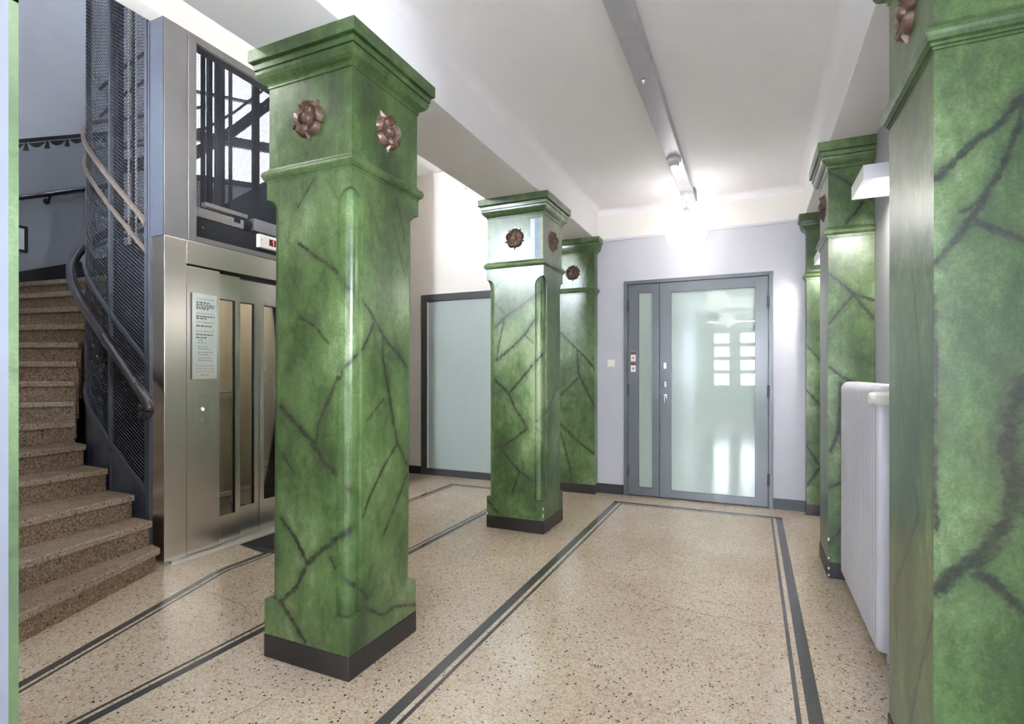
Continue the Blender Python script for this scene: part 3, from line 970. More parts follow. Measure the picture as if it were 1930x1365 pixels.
ROS = rosette_mesh()
BOSS = MB().lathe([(.0, .034), (.008, .033), (.015, .030), (.021, .025), (.024, .018), (.025, .012), (.029, .010), (.030, .004)], (0, 0, 0), 24)


def place(mb, c, nrm):
    """turn a plaque lying in (u, v, w) to face NRM"""
    w = Vector(nrm)
    v = Vector((0, 0, 1))
    u = v.cross(w)
    out = MB()
    out.v = [tuple(Vector(c) + u * p[0] + v * p[1] + w * p[2]) for p in mb.v]
    out.f = list(mb.f)
    return out


def rosette(root, c, nrm):
    r = obj('rosette', place(ROS, c, nrm), 'bronze', root, smooth=50)
    obj('boss', place(BOSS, c, nrm), 'bronze', r, smooth=50)
    return r


def square_column(cx, cy, hx, hy, label, mat, veins, lean=0):
    root = thing('column', (cx, cy, 0), label, 'column', 'green columns under the ceiling beam')
    o = obj('plinth', MB().box(cx - hx - .003, cx + hx + .003, cy - hy - .003, cy + hy + .003, 0, .106), 'plinth', root, bevel=.006)
    sm = shaft_mesh(hx, hy, .106, 2.17)
    sm.v = [(p[0] + cx, p[1] + cy, p[2]) for p in sm.v]
    obj('shaft', sm, mat, root, veins=veins)
    k = .006
    obj('frieze', MB().gridbox(cx - hx + k, cx + hx - k, cy - hy + k, cy + hy - k, 2.17, 2.755, .007, 'yX'), mat, root, veins=veins)
    obj('collar', MB().loops(cx - hx + k, cx + hx - k, cy - hy + k, cy + hy - k, COLLAR), mat, root)
    obj('cornice', MB().loops(cx - hx + k, cx + hx - k, cy - hy + k, cy + hy - k, CORNICE), mat, root)
    for n in ((0, -1, 0), (1, 0, 0), (0, 1, 0), (-1, 0, 0)):
        rosette(root, (cx + n[0] * (hx - k), cy + n[1] * (hy - k), 2.416), n)
    if lean:
        root.rotation_euler = (0, lean, 0)
    return root


c1 = square_column(-1.794, 2.000, .246, .245, 'large green marbled column with two bronze rosettes in front of the elevator', 'marble', 'c1', .0075)
c2 = square_column(-1.790, 4.245, .257, .236, 'green marbled column with a scraped test strip beside its bronze rosette', 'marble_b', 'c2')
for x0, x1, mt in ((-1.650, -1.611, 'patch_white'), (-1.611, -1.568, 'patch_blue'), (-1.568, -1.541, 'patch_tan')):
    obj('paint_sample', MB().box(x0, x1, 4.013, 4.0155, 2.238, 2.56), mt, c2)


random.seed(5)
def chip(root, x, y, z, w, h):
    """bit of white filler showing where the paint has come off an arris"""
    a = [(x + random.uniform(-.3, .3) * w * 0 + w * math.cos(t) * random.uniform(.7, 1), z + h * math.sin(t) * random.uniform(.7, 1)) for t in [2 * PI * k / 9 for k in range(9)]]
    obj('paint_chip', MB().slab(a, 'y', y - .0016, y + .004), 'white', root)


for x, z, w, h in ((-2.043, .118, .008, .012), (-1.537, .205, .004, .016), (-1.537, .150, .005, .020)):
    chip(c2, x, 4.009, z, w, h)


def pilaster(x0, x1, y0, y1, ex, label, mat, ros=(), veins=None):
    root = thing('pilaster', ((x0 + x1) / 2, (y0 + y1) / 2, 0), label, 'pilaster', 'green pilasters along the walls')
    obj('plinth', MB().loops(x0, x1, y0, y1, [(.004, 0), (.004, .10)], ex), 'plinth', root)
    obj('shaft', MB().gridbox(x0, x1, y0, y1, .10, 2.755, .007, 'yx') if veins else MB().box(x0, x1, y0, y1, .10, 2.755), mat, root, veins=veins)
    obj('collar', MB().loops(x0, x1, y0, y1, COLLAR, ex), mat, root)
    obj('cornice', MB().loops(x0, x1, y0, y1, CORNICE, ex), mat, root)
    for c, n in ros:
        rosette(root, c, n)
    return root


pilaster(.44, .688, 1.752, 2.257, (1, 0, 1, 1), 'nearest green marbled pilaster with heavy dark veins beside the radiator knob', 'marble_c', [((.44, 2.005, 2.416), (-1, 0, 0))], 'pn')
p2 = pilaster(.44, .688, 3.912, 4.36, (1, 0, 1, 1), 'green marbled pilaster just beyond the white radiator', 'marble', [((.44, 4.136, 2.416), (-1, 0, 0))], 'pr')
pilaster(.453, .688, 5.56, 5.688, (1, 0, 1, 0), 'narrow green marbled pilaster in the corner nearest the door hinges', 'marble_b', [], 'pc')
pilaster(-2.03, -1.545, 5.57, 5.688, (0, 1, 1, 0), 'green marbled wall pilaster with a bronze rosette beside the light switch', 'marble_c', [((-1.79, 5.57, 2.40), (0, -1, 0))], 'pf')
pilaster(-2.04, -1.55, .60, .652, (0, 0, 0, 0), 'thin strip of green pilaster at the grey wall edge by the stairs', 'marble_lit')

for z, h in ((.245, .012), (.125, .008), (.062, .010), (.018, .009)):
    chip(p2, .4425, 3.9085 if z < .1 else 3.912, z, .006, h)

# ------------------------------------------------------------------ stairs
R_ = .155
INNER = [(-3.55, 2.235), (-3.67, 2.262), (-3.88, 2.272), (-4.20, 2.278), (-4.50, 2.295), (-4.74, 2.34), (-4.80, 2.365), (-4.85, 2.39), (-4.89, 2.42), (-4.93, 2.45), (-4.97, 2.50), (-5.0, 2.56), (-5.01, 2.66), (-5.02, 2.82)]
THRU = [(-3.171, 1.334), (-3.485, 1.465), (-3.772, 1.586), (-4.20, 1.766), (-4.44, 1.867), (-4.758, 2.001), (-4.95, 2.08), (-5.07, 2.135), (-5.205, 2.189), (-5.43, 2.284), (-5.61, 2.358), (-5.785, 2.432), (-6.0, 2.526), (-6.35, 2.68)]


def outer(k):
    a, b = Vector(INNER[k]), Vector(THRU[k])
    d = (b - a).normalized()
    L = 1.62
    if d.x < -1e-4:
        L = min(L if k < 6 else 9, (-6.565 - a.x) / d.x)
    if d.y < -1e-4:
        L = min(L, (.675 - a.y) / d.y)
    return a + d * L


def shift(a, b, d):
    """move the line a-b backwards (up the stairs) by d"""
    t = (b - a).normalized()
    n = Vector((t.y, -t.x))
    return a + n * d, b + n * d


stairs = thing('staircase', (-3.9, 1.9, 0), 'brown terrazzo stairs winding up round the elevator shaft', 'stairs')
LAND = None
for k in range(14):
    a0, b0 = Vector(INNER[k]), outer(k)
    if k < 13:
        a1, b1 = Vector(INNER[k + 1]), outer(k + 1)
    else:
        a1, b1 = Vector((-5.02, 3.4)), Vector((-6.565, 3.4))
    # orient: stairs climb to the side away from the previous step
    t = (b0 - a0).normalized()
    n = Vector((t.y, -t.x))
    if n.dot(((a1 + b1) - (a0 + b0)) / 2) < 0:
        n = -n
    rec = n * .032
    corner = []
    if b0.y < .70 and b1.y > .70 and b1.x < -6.4:
        corner = [Vector((-6.565, .675))]
    poly_r = [a0 + rec, b0 + rec] + corner + [b1 + n * .02, a1 + n * .02]
    area = sum(poly_r[i].x * poly_r[(i + 1) % len(poly_r)].y - poly_r[(i + 1) % len(poly_r)].x * poly_r[i].y for i in range(len(poly_r)))
    poly_t = [a0, b0] + corner + [b1 + n * .005, a1 + n * .005]
    if area < 0:
        poly_r.reverse()
        poly_t.reverse()
    z1 = R_ * (k + 1)
    st = obj('step', MB().prism(poly_r, max(0, z1 - R_ - .30), z1 - .046), 'stair_terr', stairs)
    obj('tread', MB().prism(poly_t, z1 - .046, z1), 'stair_tread', st, bevel=.010)
lp = [(-5.02, 3.4), (-5.02, 4.0), (-4.4, 4.05), (-4.4, 4.88), (-5.48, 4.88), (-6.50, 3.64), (-6.56, 3.5), (-6.56, 3.4)]
obj('landing', MB().prism(lp, 1.95, 2.17), 'stair_terr', stairs)

# ------------------------------------------------------------------ wire cage round the shaft
CP = [(-3.805, 2.313), (-3.95, 2.316), (-4.1, 2.320), (-4.25, 2.326), (-4.4, 2.338), (-4.52, 2.352), (-4.64, 2.376), (-4.74, 2.41), (-4.82, 2.455), (-4.89, 2.52), (-4.935, 2.61), (-4.955, 2.72), (-4.96, 2.9), (-4.96, 3.2), (-4.96, 3.5), (-4.96, 3.72), (-4.93, 3.84), (-4.85, 3.91), (-4.7, 3.935), (-4.4, 3.94), (-4.1, 3.94), (-3.805, 3.94)]
CS = [0]
for a, b in zip(CP[:-1], CP[1:]):
    CS.append(CS[-1] + math.dist(a, b))


def cage(s, off=0):
    s = min(max(s, 0), CS[-1])
    for i in range(len(CS) - 1):
        if s <= CS[i + 1] + 1e-9:
            t = (s - CS[i]) / (CS[i + 1] - CS[i])
            a, b = Vector(CP[i]), Vector(CP[i + 1])
            p = a + (b - a) * t
            d = (b - a).normalized()
            nn = Vector((d.y, -d.x))
            if nn.dot(p - Vector((-4.4, 3.1))) < 0:
                nn = -nn
            p = p + nn * off
            return Vector((p.x, p.y)), nn
    return Vector(CP[-1]), Vector((0, 1))


zb = lambda s: .47 + .72 * min(s, 1.35) + max(0, s - 1.35) * .42
cg = thing('shaft_cage', (-4.4, 3.1, 0), 'dark wire mesh cage with slanting bars enclosing the elevator shaft', 'cage')
SL = CS[-1]
for i, (s, w, zl) in enumerate(((.012, .030, 0), (.455, .026, 0), (1.12, .034, 0), (1.75, .03, 0), (2.45, .03, 0), (3.05, .03, 0), (SL - .02, .03, 0))):
    p, nn = cage(s)
    t = Vector((-nn.y, nn.x))
    q = [p + t * w / 2 + nn * .012, p - t * w / 2 + nn * .012, p - t * w / 2 - nn * .012, p + t * w / 2 - nn * .012]
    if (q[1] - q[0]).cross(q[2] - q[1]) < 0:
        q.reverse()
    obj('post', MB().prism([tuple(x) for x in q], zl, 5.7), 'iron', cg)


def slanted(s0, s1, zf, w, t, mat, off, name='slanting_bar'):
    path, nr = [], []
    n = int((s1 - s0) / .06) + 2
    for i in range(n):
        s = s0 + (s1 - s0) * i / (n - 1)
        p, nn = cage(s, off)
        path.append((p.x, p.y, zf(s)))
        nr.append((nn.x, nn.y, 0))
    return obj(name, MB().ribbon(path, nr, w, t), mat, cg)


slanted(0, SL, lambda s: zb(s), .032, .022, 'iron', .008)
slanted(0, 2.2, lambda s: 1.385 + .80 * min(s, 1.2) + max(0, s - 1.2) * .6, .030, .018, 'iron', .012)
slanted(0, 2.2, lambda s: 2.14 + .84 * min(s, 1.2) + max(0, s - 1.2) * .6, .030, .018, 'bar', .012)
slanted(-.02, 2.2, lambda s: 2.345 + .85 * min(s, 1.2) + max(0, s - 1.2) * .6, .034, .024, 'bar', .020)
# solid string plate below the mesh
sp = MB()
path = [CS[0] + SL * i / 60 for i in range(61)]
v, f = [], []
for s in path:
    p, nn = cage(s, .004)
    q, _ = cage(s, -.004)
    lo = max(0, zb(s) - .62)
    v += [(p.x, p.y, lo), (p.x, p.y, zb(s)), (q.x, q.y, zb(s)), (q.x, q.y, lo)]
for i in range(60):
    for k in range(4):
        f.append((i * 4 + k, i * 4 + (k + 1) % 4, (i + 1) * 4 + (k + 1) % 4, (i + 1) * 4 + k))
f += [(3, 2, 1, 0), (240, 241, 242, 243)]
obj('string_plate', sp.add(v, f), 'bluegrey', cg)
# the diamond wire netting
net = MB()
ZT, SLOPE, PITCH = 5.7, .62, .027
def wire(c, sg):
    seg = []
    n = 58
    cur = []
    for i in range(n + 1):
        s = SL * i / n
        z = c + sg * SLOPE * s
        if zb(s) <= z <= ZT:
            p, nn = cage(s, .003 * sg)
            cur.append((p.x, p.y, z))
        else:
            if len(cur) > 1:
                seg.append(cur)
            cur = []
    if len(cur) > 1:
        seg.append(cur)
    for q in seg:
        net.tube(q, .0021, 3, False)
c = -SLOPE * SL
while c < ZT + SLOPE * SL:
    wire(c, 1)
    wire(c, -1)
    c += PITCH
w_ = obj('wire_netting', net, 'wire', cg)
w_['kind'] = 'stuff'

# stair handrail along the cage
hp = [(-3.705, 2.206, 1.030), (-3.665, 2.205, 1.022), (-3.632, 2.205, 1.040), (-3.622, 2.205, 1.078), (-3.645, 2.207, 1.118), (-3.72, 2.212, 1.182), (-3.95, 2.222, 1.375), (-4.22, 2.236, 1.60), (-4.45, 2.258, 1.785), (-4.62, 2.285, 1.92), (-4.75, 2.320, 2.035), (-4.86, 2.372, 2.13), (-4.94, 2.435, 2.22), (-5.0, 2.52, 2.32), (-5.035, 2.62, 2.42), (-5.05, 2.8, 2.56), (-5.055, 3.1, 2.78), (-5.055, 3.5, 2.97)]
rail = thing('stair_handrail', (-3.66, 2.21, 1.0), 'thick dark varnished handrail curving up the outside of the wire cage', 'handrail')
# smooth the path
def spline(pts, m=5):
    P = [Vector(p) for p in pts]
    out = []
    for i in range(len(P) - 1):
        p0, p1, p2, p3 = P[max(i - 1, 0)], P[i], P[i + 1], P[min(i + 2, len(P) - 1)]
        for k in range(m):
            t = k / m
            out.append(.5 * ((2 * p1) + (p2 - p0) * t + (2 * p0 - 5 * p1 + 4 * p2 - p3) * t * t + (3 * p1 - p0 - 3 * p2 + p3) * t ** 3))
    out.append(P[-1])
    return out
hs = spline(hp)
obj('rail', MB().tube(hs, [.012, .024, .030, .032, .033, .033] + [.033] * (len(hs) - 6), 14), 'rail_wood', rail, smooth=50)
for s in (.05, .455, 1.12, 1.75):
    p, nn = cage(s)
    zz = min((abs(h.x - p.x - nn.x * .085) + abs(h.y - p.y - nn.y * .085), h.z) for h in hs)[1]
    b = MB().tube([(p.x, p.y, zz - .055), (p.x + nn.x * .05, p.y + nn.y * .05, zz - .055), (p.x + nn.x * .085, p.y + nn.y * .085, zz - .025)], .009, 8)
    obj('bracket', b, 'iron', rail, smooth=40)
obj('end_cap', MB().lathe([(.0, -.012), (.016, -.010), (.022, 0), (.016, .010), (0, .012)], (-3.655, 2.172, 1.075), 16, 'y'), 'rail_wood', rail, smooth=60)

# handrail on the outer stair wall
wr = thing('wall_handrail', (-6.55, 3.0, 2.9), 'dark sloping handrail on brackets along the blue grey stair wall', 'handrail')
wz = lambda y: 3.03 + .47 * (y - 2.78)
obj('rail', MB().tube([(-6.53, y, wz(y)) for y in (1.9, 2.4, 2.9, 3.4, 3.62)], .024, 12), 'rail_wood', wr, smooth=50)
for y in (2.3, 3.0, 3.5):
    b = MB().tube([(-6.598, y, wz(y) - .07), (-6.55, y, wz(y) - .07), (-6.53, y, wz(y) - .02)], .011, 8)
    b.lathe([(.0, 0), (.03, .001), (.03, .008), (0, .012)], (-6.60, y, wz(y) - .07), 14, 'x')
    obj('bracket', b, 'black', wr, smooth=40)

pic = thing('wall_frame', (-6.59, 2.64, 2.5), 'small dark framed notice low on the stair wall', 'picture frame')
pf = MB()
pf.box(-6.598, -6.575, 2.45, 2.84, 2.50, 2.525).box(-6.598, -6.575, 2.45, 2.84, 2.735, 2.76).box(-6.598, -6.575, 2.45, 2.475, 2.525, 2.735).box(-6.598, -6.575, 2.815, 2.84, 2.525, 2.735)
obj('frame', pf, 'black', pic)
obj('sheet', MB().box(-6.596, -6.586, 2.475, 2.815, 2.525, 2.735), 'paper', pic)

# upper flight crossing behind the shaft
up = thing('upper_flight', (-5.3, 4.1, 3.0), 'dark upper stair flight with thin rail crossing in front of the stairwell window', 'stairs')
def band(pts, z_lo, z_hi, th=.03):
    v, f = [], []
    for (x, y), a, b in zip(pts, z_lo, z_hi):
        n = Vector((.636 * -1, .77 * 1, 0))
        dx, dy = NB.x * th, NB.y * th
        v += [(x, y, a), (x, y, b), (x - dx, y - dy, b), (x - dx, y - dy, a)]
    for i in range(len(pts) - 1):
        for k in range(4):
            f.append((i * 4 + k, i * 4 + (k + 1) % 4, (i + 1) * 4 + (k + 1) % 4, (i + 1) * 4 + k))
    m = (len(pts) - 1) * 4
    f += [(3, 2, 1, 0), (m, m + 1, m + 2, m + 3)]
    return MB().add(v, f)
fl_pts = [(-6.25, 3.42), (-5.96, 3.70), (-5.628, 3.93), (-5.25, 4.12), (-4.872, 4.272), (-4.4, 4.38), (-3.85, 4.42)]
fz = [3.43, 3.55, 3.679, 3.94, 4.238, 4.60, 5.0]
obj('string_plate', band(fl_pts, fz, [z + .145 for z in fz]), 'shaft_dark', up)
obj('rail', MB().tube([(x, y, z + .27) for (x, y), z in zip(fl_pts, fz)], .014, 8), 'shaft_dark', up)
lw_pts = [(-5.62, 3.93), (-5.355, 4.054), (-5.10, 4.17), (-4.872, 4.272), (-4.4, 4.38), (-3.85, 4.42)]
obj('lower_string', band(lw_pts, [2.3] * 6, [3.02, 3.172, 3.32, 3.475, 3.8, 4.2]), 'shaft_dark', up)
for z0 in (4.0, 4.29):
    obj('rail', MB().tube([(-6.26, 3.31, z0), (-6.01, 3.43, z0 + .255), (-5.785, 3.53, z0 + .415), (-5.6, 3.63, z0 + .55)], .016, 8), 'shaft_dark', up)
obj('baluster', MB().tube([(-5.938, 3.461, 2.17), (-5.938, 3.461, 5.7)], .017, 8), 'shaft_dark', up)

rd2 = thing('landing_radiator', (-5.55, 4.10, 2.2), 'pale ribbed radiator under the stairwell window behind the mesh', 'radiator')
for k in range(9):
    t = -.35 + .062 * k + .35
    mb = MB()
    dbox(mb, -.28 + .06 * k, -.24 + .06 * k, 2.95, 3.50, .04, .14)
    obj('section', mb, 'paper', rd2, bevel=.012)
dbx = MB()
dbox(dbx, -.28, .26, 2.17, 2.96, .06, .12)
obj('bracket', dbx, 'shaft_dark', rd2)

# ------------------------------------------------------------------ elevator front
el = thing('elevator', (-3.63, 3.12, 0), 'brushed steel elevator front with narrow glass slots and meshed transom', 'elevator')
obj('corner_panel', MB().box(-3.77, -3.63, 2.311, 2.467, .006, 2.24), 'steel', el, bevel=.003)
obj('front_panel', MB().box(-3.665, -3.63, 2.469, 2.722, .02, 2.06), 'steel', el, bevel=.002)
obj('front_panel', MB().box(-3.665, -3.63, 3.52, 3.77, .02, 2.06), 'steel', el, bevel=.002)
obj('corner_panel', MB().box(-3.77, -3.63, 3.772, 3.935, .006, 2.24), 'steel', el, bevel=.003)
obj('head_panel', MB().box(-3.70, -3.628, 2.469, 3.77, 2.075, 2.24), 'steel', el, bevel=.002)
obj('head_gap', MB().box(-3.72, -3.66, 2.469, 3.77, 2.045, 2.075), 'shaft_dark', el)


def lift_leaf(x, y0, y1, g0, g1, z0=.23, z1=1.862):
    mb = MB()
    mb.box(x - .022, x, y0, g0, .022, 2.05).box(x - .022, x, g1, y1, .022, 2.05).box(x - .022, x, g0, g1, .022, z0).box(x - .022, x, g0, g1, z1, 2.05)
    o = obj('door_leaf', mb, 'steel2', el)
    obj('glass_pane', MB().box(x - .016, x - .012, g0, g1, z0, z1), 'glass', o)
    ed = MB()
    ed.box(x - .020, x - .002, g1 - .006, g1, z0, z1).box(x - .020, x - .002, g0, g1, z1 - .006, z1)
    obj('glazing_bead', ed, 'shaft_dark', o)
    return o


lift_leaf(-3.652, 2.700, 2.914, 2.728, 2.870, .225)
lift_leaf(-3.678, 2.880, 3.107, 2.918, 3.064, .25)
lf3 = lift_leaf(-3.678, 3.115, 3.342, 3.158, 3.304, .26)
lift_leaf(-3.652, 3.308, 3.545, 3.352, 3.494, .225)
ring = MB().lathe([(.0, 0), (.011, .0005), (.011, .002), (0, .0025)], (-3.678, 3.145, 1.985), 16, 'x')
obj('round_sticker', ring, 'paper', lf3)
obj('sill', MB().prism([(-3.547, 2.30), (-3.547, 3.90), (-3.80, 3.90), (-3.80, 2.74), (-3.625, 2.36)], 0, .012), 'alu', el, bevel=.002)
obj('transom_post', MB().box(-3.77, -3.632, 2.312, 2.476, 2.24, 3.722), 'taupe', el, bevel=.003)
obj('transom_post', MB().box(-3.77, -3.632, 3.772, 3.935, 2.24, 3.722), 'taupe', el, bevel=.003)
obj('side_cover', MB().box(-3.77, -3.634, 2.304, 2.3115, 2.24, 3.722), 'bluegrey', el)
obj('corner_flange', MB().box(-3.79, -3.77, 2.300, 2.330, 0, 3.722), 'bluegrey', el)
tf = MB()
tf.box(-3.70, -3.625, 2.478, 2.538, 2.244, 3.69).box(-3.70, -3.625, 3.715, 3.77, 2.244, 3.69).box(-3.70, -3.625, 2.538, 3.715, 2.244, 2.282).box(-3.70, -3.625, 2.538, 3.715, 3.665, 3.69)
obj('transom_frame', tf, 'taupe', el, bevel=.002)
obj('transom_head', MB().box(-3.77, -3.632, 2.476, 3.772, 3.69, 3.722), 'taupe', el)
ms = MB()
y = 2.538
while y < 3.716:
    ms.box(-3.6555, -3.6543, y - .0006, y + .0006, 2.28, 3.667)
    y += .0095
z = 2.285
while z < 3.667:
    ms.box(-3.6543, -3.6531, 2.536, 3.716, z - .0006, z + .0006)
    z += .0095
w2_ = obj('wire_mesh', ms, 'wire_dark', el)
w2_['kind'] = 'stuff'
# landing call station
obj('call_plate', MB().box(-3.63, -3.6275, 2.531, 2.637, .923, 1.156), 'steel2', el, bevel=.001)
cb = MB()
cb.box(-3.6275, -3.622, 2.548, 2.624, 1.128, 1.146)
obj('key_bar', cb, 'chrome', el, bevel=.002)
obj('call_button', MB().lathe([(.0, .008), (.014, .0075), (.0175, .004), (.0175, 0)], (-3.6275, 2.583, 1.040), 24, 'x'), 'chrome', el, smooth=40)
obj('button_light', MB().lathe([(.0, .0095), (.0085, .009), (.009, .0075)], (-3.6275, 2.583, 1.040), 20, 'x'), 'btn_glow', el)
kl = MB().lathe([(.0, .007), (.008, .0065), (.0125, .003), (.0125, 0)], (-3.6275, 2.583, .958), 20, 'x')
obj('key_lock', kl, 'chrome', el, smooth=40)
obj('key_slot', MB().box(-3.6207, -3.6195, 2.581, 2.585, .950, .966), 'black', el)
# floor indicator in the transom
obj('indicator_box', MB().box(-3.66, -3.618, 3.067, 3.325, 2.322, 2.428), 'cream', el, bevel=.003)
obj('indicator_window', MB().box(-3.618, -3.6165, 3.160, 3.226, 2.350, 2.403), 'dark_red', el)
dgt = MB()
dgt.box(-3.6165, -3.6155, 3.200, 3.206, 2.357, 2.396)
dgt.slab([(3.193, 2.386), (3.200, 2.388), (3.200, 2.396), (3.193, 2.392)], 'x', -3.6165, -3.6155)
obj('digit_one', dgt, 'red_glow', el)
obj('indicator_screw', MB().lathe([(.0, .002), (.005, .0015), (.005, 0)], (-3.618, 3.087, 2.384), 10, 'x'), 'chrome', el)
# door operator behind the transom mesh
op = MB()
op.box(-3.80, -3.74, 2.54, 3.02, 2.463, 2.535)
obj('operator_header', op, 'cream', el, bevel=.004)
obj('operator_header', MB().box(-3.80, -3.735, 3.11, 3.71, 2.478, 2.577), 'paper', el, bevel=.003)
obj('operator_bar', MB().box(-3.79, -3.745, 2.69, 3.06, 2.560, 2.590), 'alu', el)
obj('operator_motor', MB().lathe([(.0, -.07), (.040, -.065), (.042, .05), (.03, .07), (0, .072)], (-3.79, 3.055, 2.52), 18, 'y'), 'black', el, smooth=40)
cl = MB()
cl.box(-3.77, -3.735, 2.93, 2.985, 2.50, 2.55).tube([(-3.75, 2.945, 2.51), (-3.75, 2.95, 2.44), (-3.76, 2.97, 2.43)], .008, 6).tube([(-3.75, 2.975, 2.51), (-3.75, 2.972, 2.43)], .007, 6)
obj('door_clamp', cl, 'shaft_dark', el)
obj('track_beam', MB().box(-3.83, -3.74, 2.53, 3.72, 2.30, 2.455), 'shaft_dark', el)
for yy in (2.60, 2.66):
    obj('bolt', MB().lathe([(.0, .012), (.009, .01), (.009, 0)], (-3.74, yy, 2.385), 8, 'x'), 'chrome', el)

car = thing('elevator_car', (-4.1, 3.12, 0), 'lit beige elevator car seen through the glass door slots', 'elevator')
cm = MB()
cm.box(-4.72, -4.70, 2.58, 3.66, .03, 2.28)
obj('rear_wall', cm, 'beige', car)
obj('side_wall', MB().box(-4.70, -3.86, 2.58, 2.60, .03, 2.28), 'beige', car)
obj('side_wall', MB().box(-4.70, -3.86, 3.64, 3.66, .03, 2.28), 'beige', car)
obj('car_shell', MB().box(-4.74, -4.722, 2.56, 3.68, .03, 2.31).box(-4.722, -3.86, 2.56, 2.578, .03, 2.31).box(-4.722, -3.86, 3.662, 3.68, .03, 2.31), 'shaft_dark', car)
obj('car_floor', MB().box(-4.70, -3.82, 2.60, 3.64, .005, .03), 'inlay', car)
obj('car_roof', MB().box(-4.72, -3.86, 2.58, 3.66, 2.28, 2.31), 'shaft_dark', car)
obj('light_panel', MB().box(-4.5, -4.05, 2.8, 3.45, 2.268, 2.279), 'car_glow', car)
cpn = MB()
cpn.box(-4.694, -4.66, 2.94, 3.05, .92, 1.05)
obj('car_switch', cpn, 'cream', car, bevel=.004)
obj('car_rail', MB().tube([(-4.66, 2.62, 1.12), (-4.66, 3.62, 1.12)], .014, 8), 'chrome', car)
for yy in (2.92, 3.26):
    obj('panel_joint', MB().box(-4.70, -4.692, yy, yy + .07, .03, 2.27), 'taupe', car)
obj('kick_rail', MB().box(-4.70, -4.685, 2.60, 3.64, .10, .14), 'alu', car)

gear = thing('shaft_guides', (-4.4, 3.1, 0), 'dark vertical guide rails and ropes inside the elevator shaft', 'rails')
obj('guide_rail', MB().box(-4.85, -4.765, 2.66, 2.70, 0, 5.9), 'shaft_dark', gear)
for x, y_, w in ((-4.33, 3.09, .028), (-4.385, 3.19, .035), (-4.30, 3.25, .030)):
    obj('guide_rail', MB().box(x - w / 2, x + w / 2, y_ - w / 2, y_ + w / 2, 2.312, 5.9), 'shaft_dark', gear)
obj('guide_rail', MB().box(-4.095, -4.06, 3.40, 3.44, 2.312, 5.9), 'shaft_dark', gear)
obj('rail_backing', MB().box(-4.36, -4.33, 3.215, 3.235, 2.312, 5.9).box(-4.335, -4.32, 3.225, 3.25, 2.312, 5.9), 'wire', gear)
for x, y_ in ((-4.63, 2.66), (-4.60, 2.70)):
    obj('rope', MB().tube([(x, y_, 2.312), (x, y_, 5.9)], .007, 6), 'alu', gear)
obj('buffer_frame', MB().box(-4.45, -4.25, 3.02, 3.10, 2.312, 2.62), 'shaft_dark', gear)
obj('buffer_frame', MB().box(-4.45, -4.25, 3.28, 3.36, 2.312, 2.55), 'shaft_dark', gear)

# directory sign
sg = thing('directory_sign', (-3.627, 2.597, 1.26), 'tall pale glass directory sign with grey text lines on the steel panel', 'sign')
obj('sign_plate', MB().box(-3.6295, -3.622, 2.502, 2.693, 1.260, 1.873), 'sign', sg, bevel=.0015)
obj('sign_edge', MB().box(-3.6296, -3.6215, 2.499, 2.502, 1.258, 1.875), 'darkframe', sg)
random.seed(11)
def text_line(mb, z, y0, y1, h):
    y_ = y0
    while y_ < y1 - .004:
        w = min(random.uniform(.010, .030), y1 - y_)
        yy = y_
        while yy < y_ + w - .002:
            lw = min(random.uniform(.0035, .0055), y_ + w - yy)
            mb.box(-3.622, -3.6215, yy, yy + lw * .78, z - h / 2 * random.uniform(.75, 1), z + h / 2 * random.uniform(.75, 1))
            yy += lw
        y_ += w + .006
H = .613
Z = lambda p: 1.873 - (p - 60) / 790 * H
bold, thin, red = MB(), MB(), MB()
for p, a, b in ((140, .03, .135), (160, .03, .175), (180, .03, .175), (196, .03, .135), (268, .03, .175), (288, .03, .115), (357, .03, .155), (438, .03, .16), (466, .03, .11)):
    text_line(bold, Z(p), 2.502 + a, 2.502 + b, .0105)
for p, a, b in ((490, .045, .085), (514, .045, .11), (548, .045, .125), (570, .045, .145), (603, .045, .16), (624, .045, .13), (655, .045, .15), (678, .045, .15)):
    text_line(thin, Z(p), 2.502 + a, 2.502 + b, .008)
for p in (105, 240, 322, 405, 727, 754, 782):
    red.box(-3.622, -3.6215, 2.53, 2.675, Z(p) - .0016, Z(p) + .0016)
text_line(red, Z(812), 2.565, 2.63, .008)
for p in (326, 404, 727, 754):
    thin.box(-3.622, -3.6212, 2.600, 2.606, Z(p) - .003, Z(p) + .003)
obj('bold_text', bold, 'print', sg)['kind'] = 'stuff'
obj('fine_text', thin, 'print_light', sg)['kind'] = 'stuff'
obj('red_rules', red, 'print_red', sg)['kind'] = 'stuff'

# ------------------------------------------------------------------ mat before the elevator
mt = thing('door_mat', (-3.38, 3.2, 0), 'dark waffle rubber mat on the floor before the elevator', 'mat')
obj('mat_base', MB().prism([(-3.535, 2.82), (-3.225, 2.765), (-3.14, 2.80), (-3.14, 3.62), (-3.535, 3.62)], 0, .004), 'rubber', mt)
gr = MB()
y = 2.85
while y < 3.6:
    gr.box(-3.53, -3.145, y, y + .008, .004, .009)
    y += .022
x = -3.525
while x < -3.15:
    gr.box(x, x + .007, 2.85, 3.6, .004, .0085)
    x += .03
o = obj('mat_ribs', gr, 'rubber', mt)

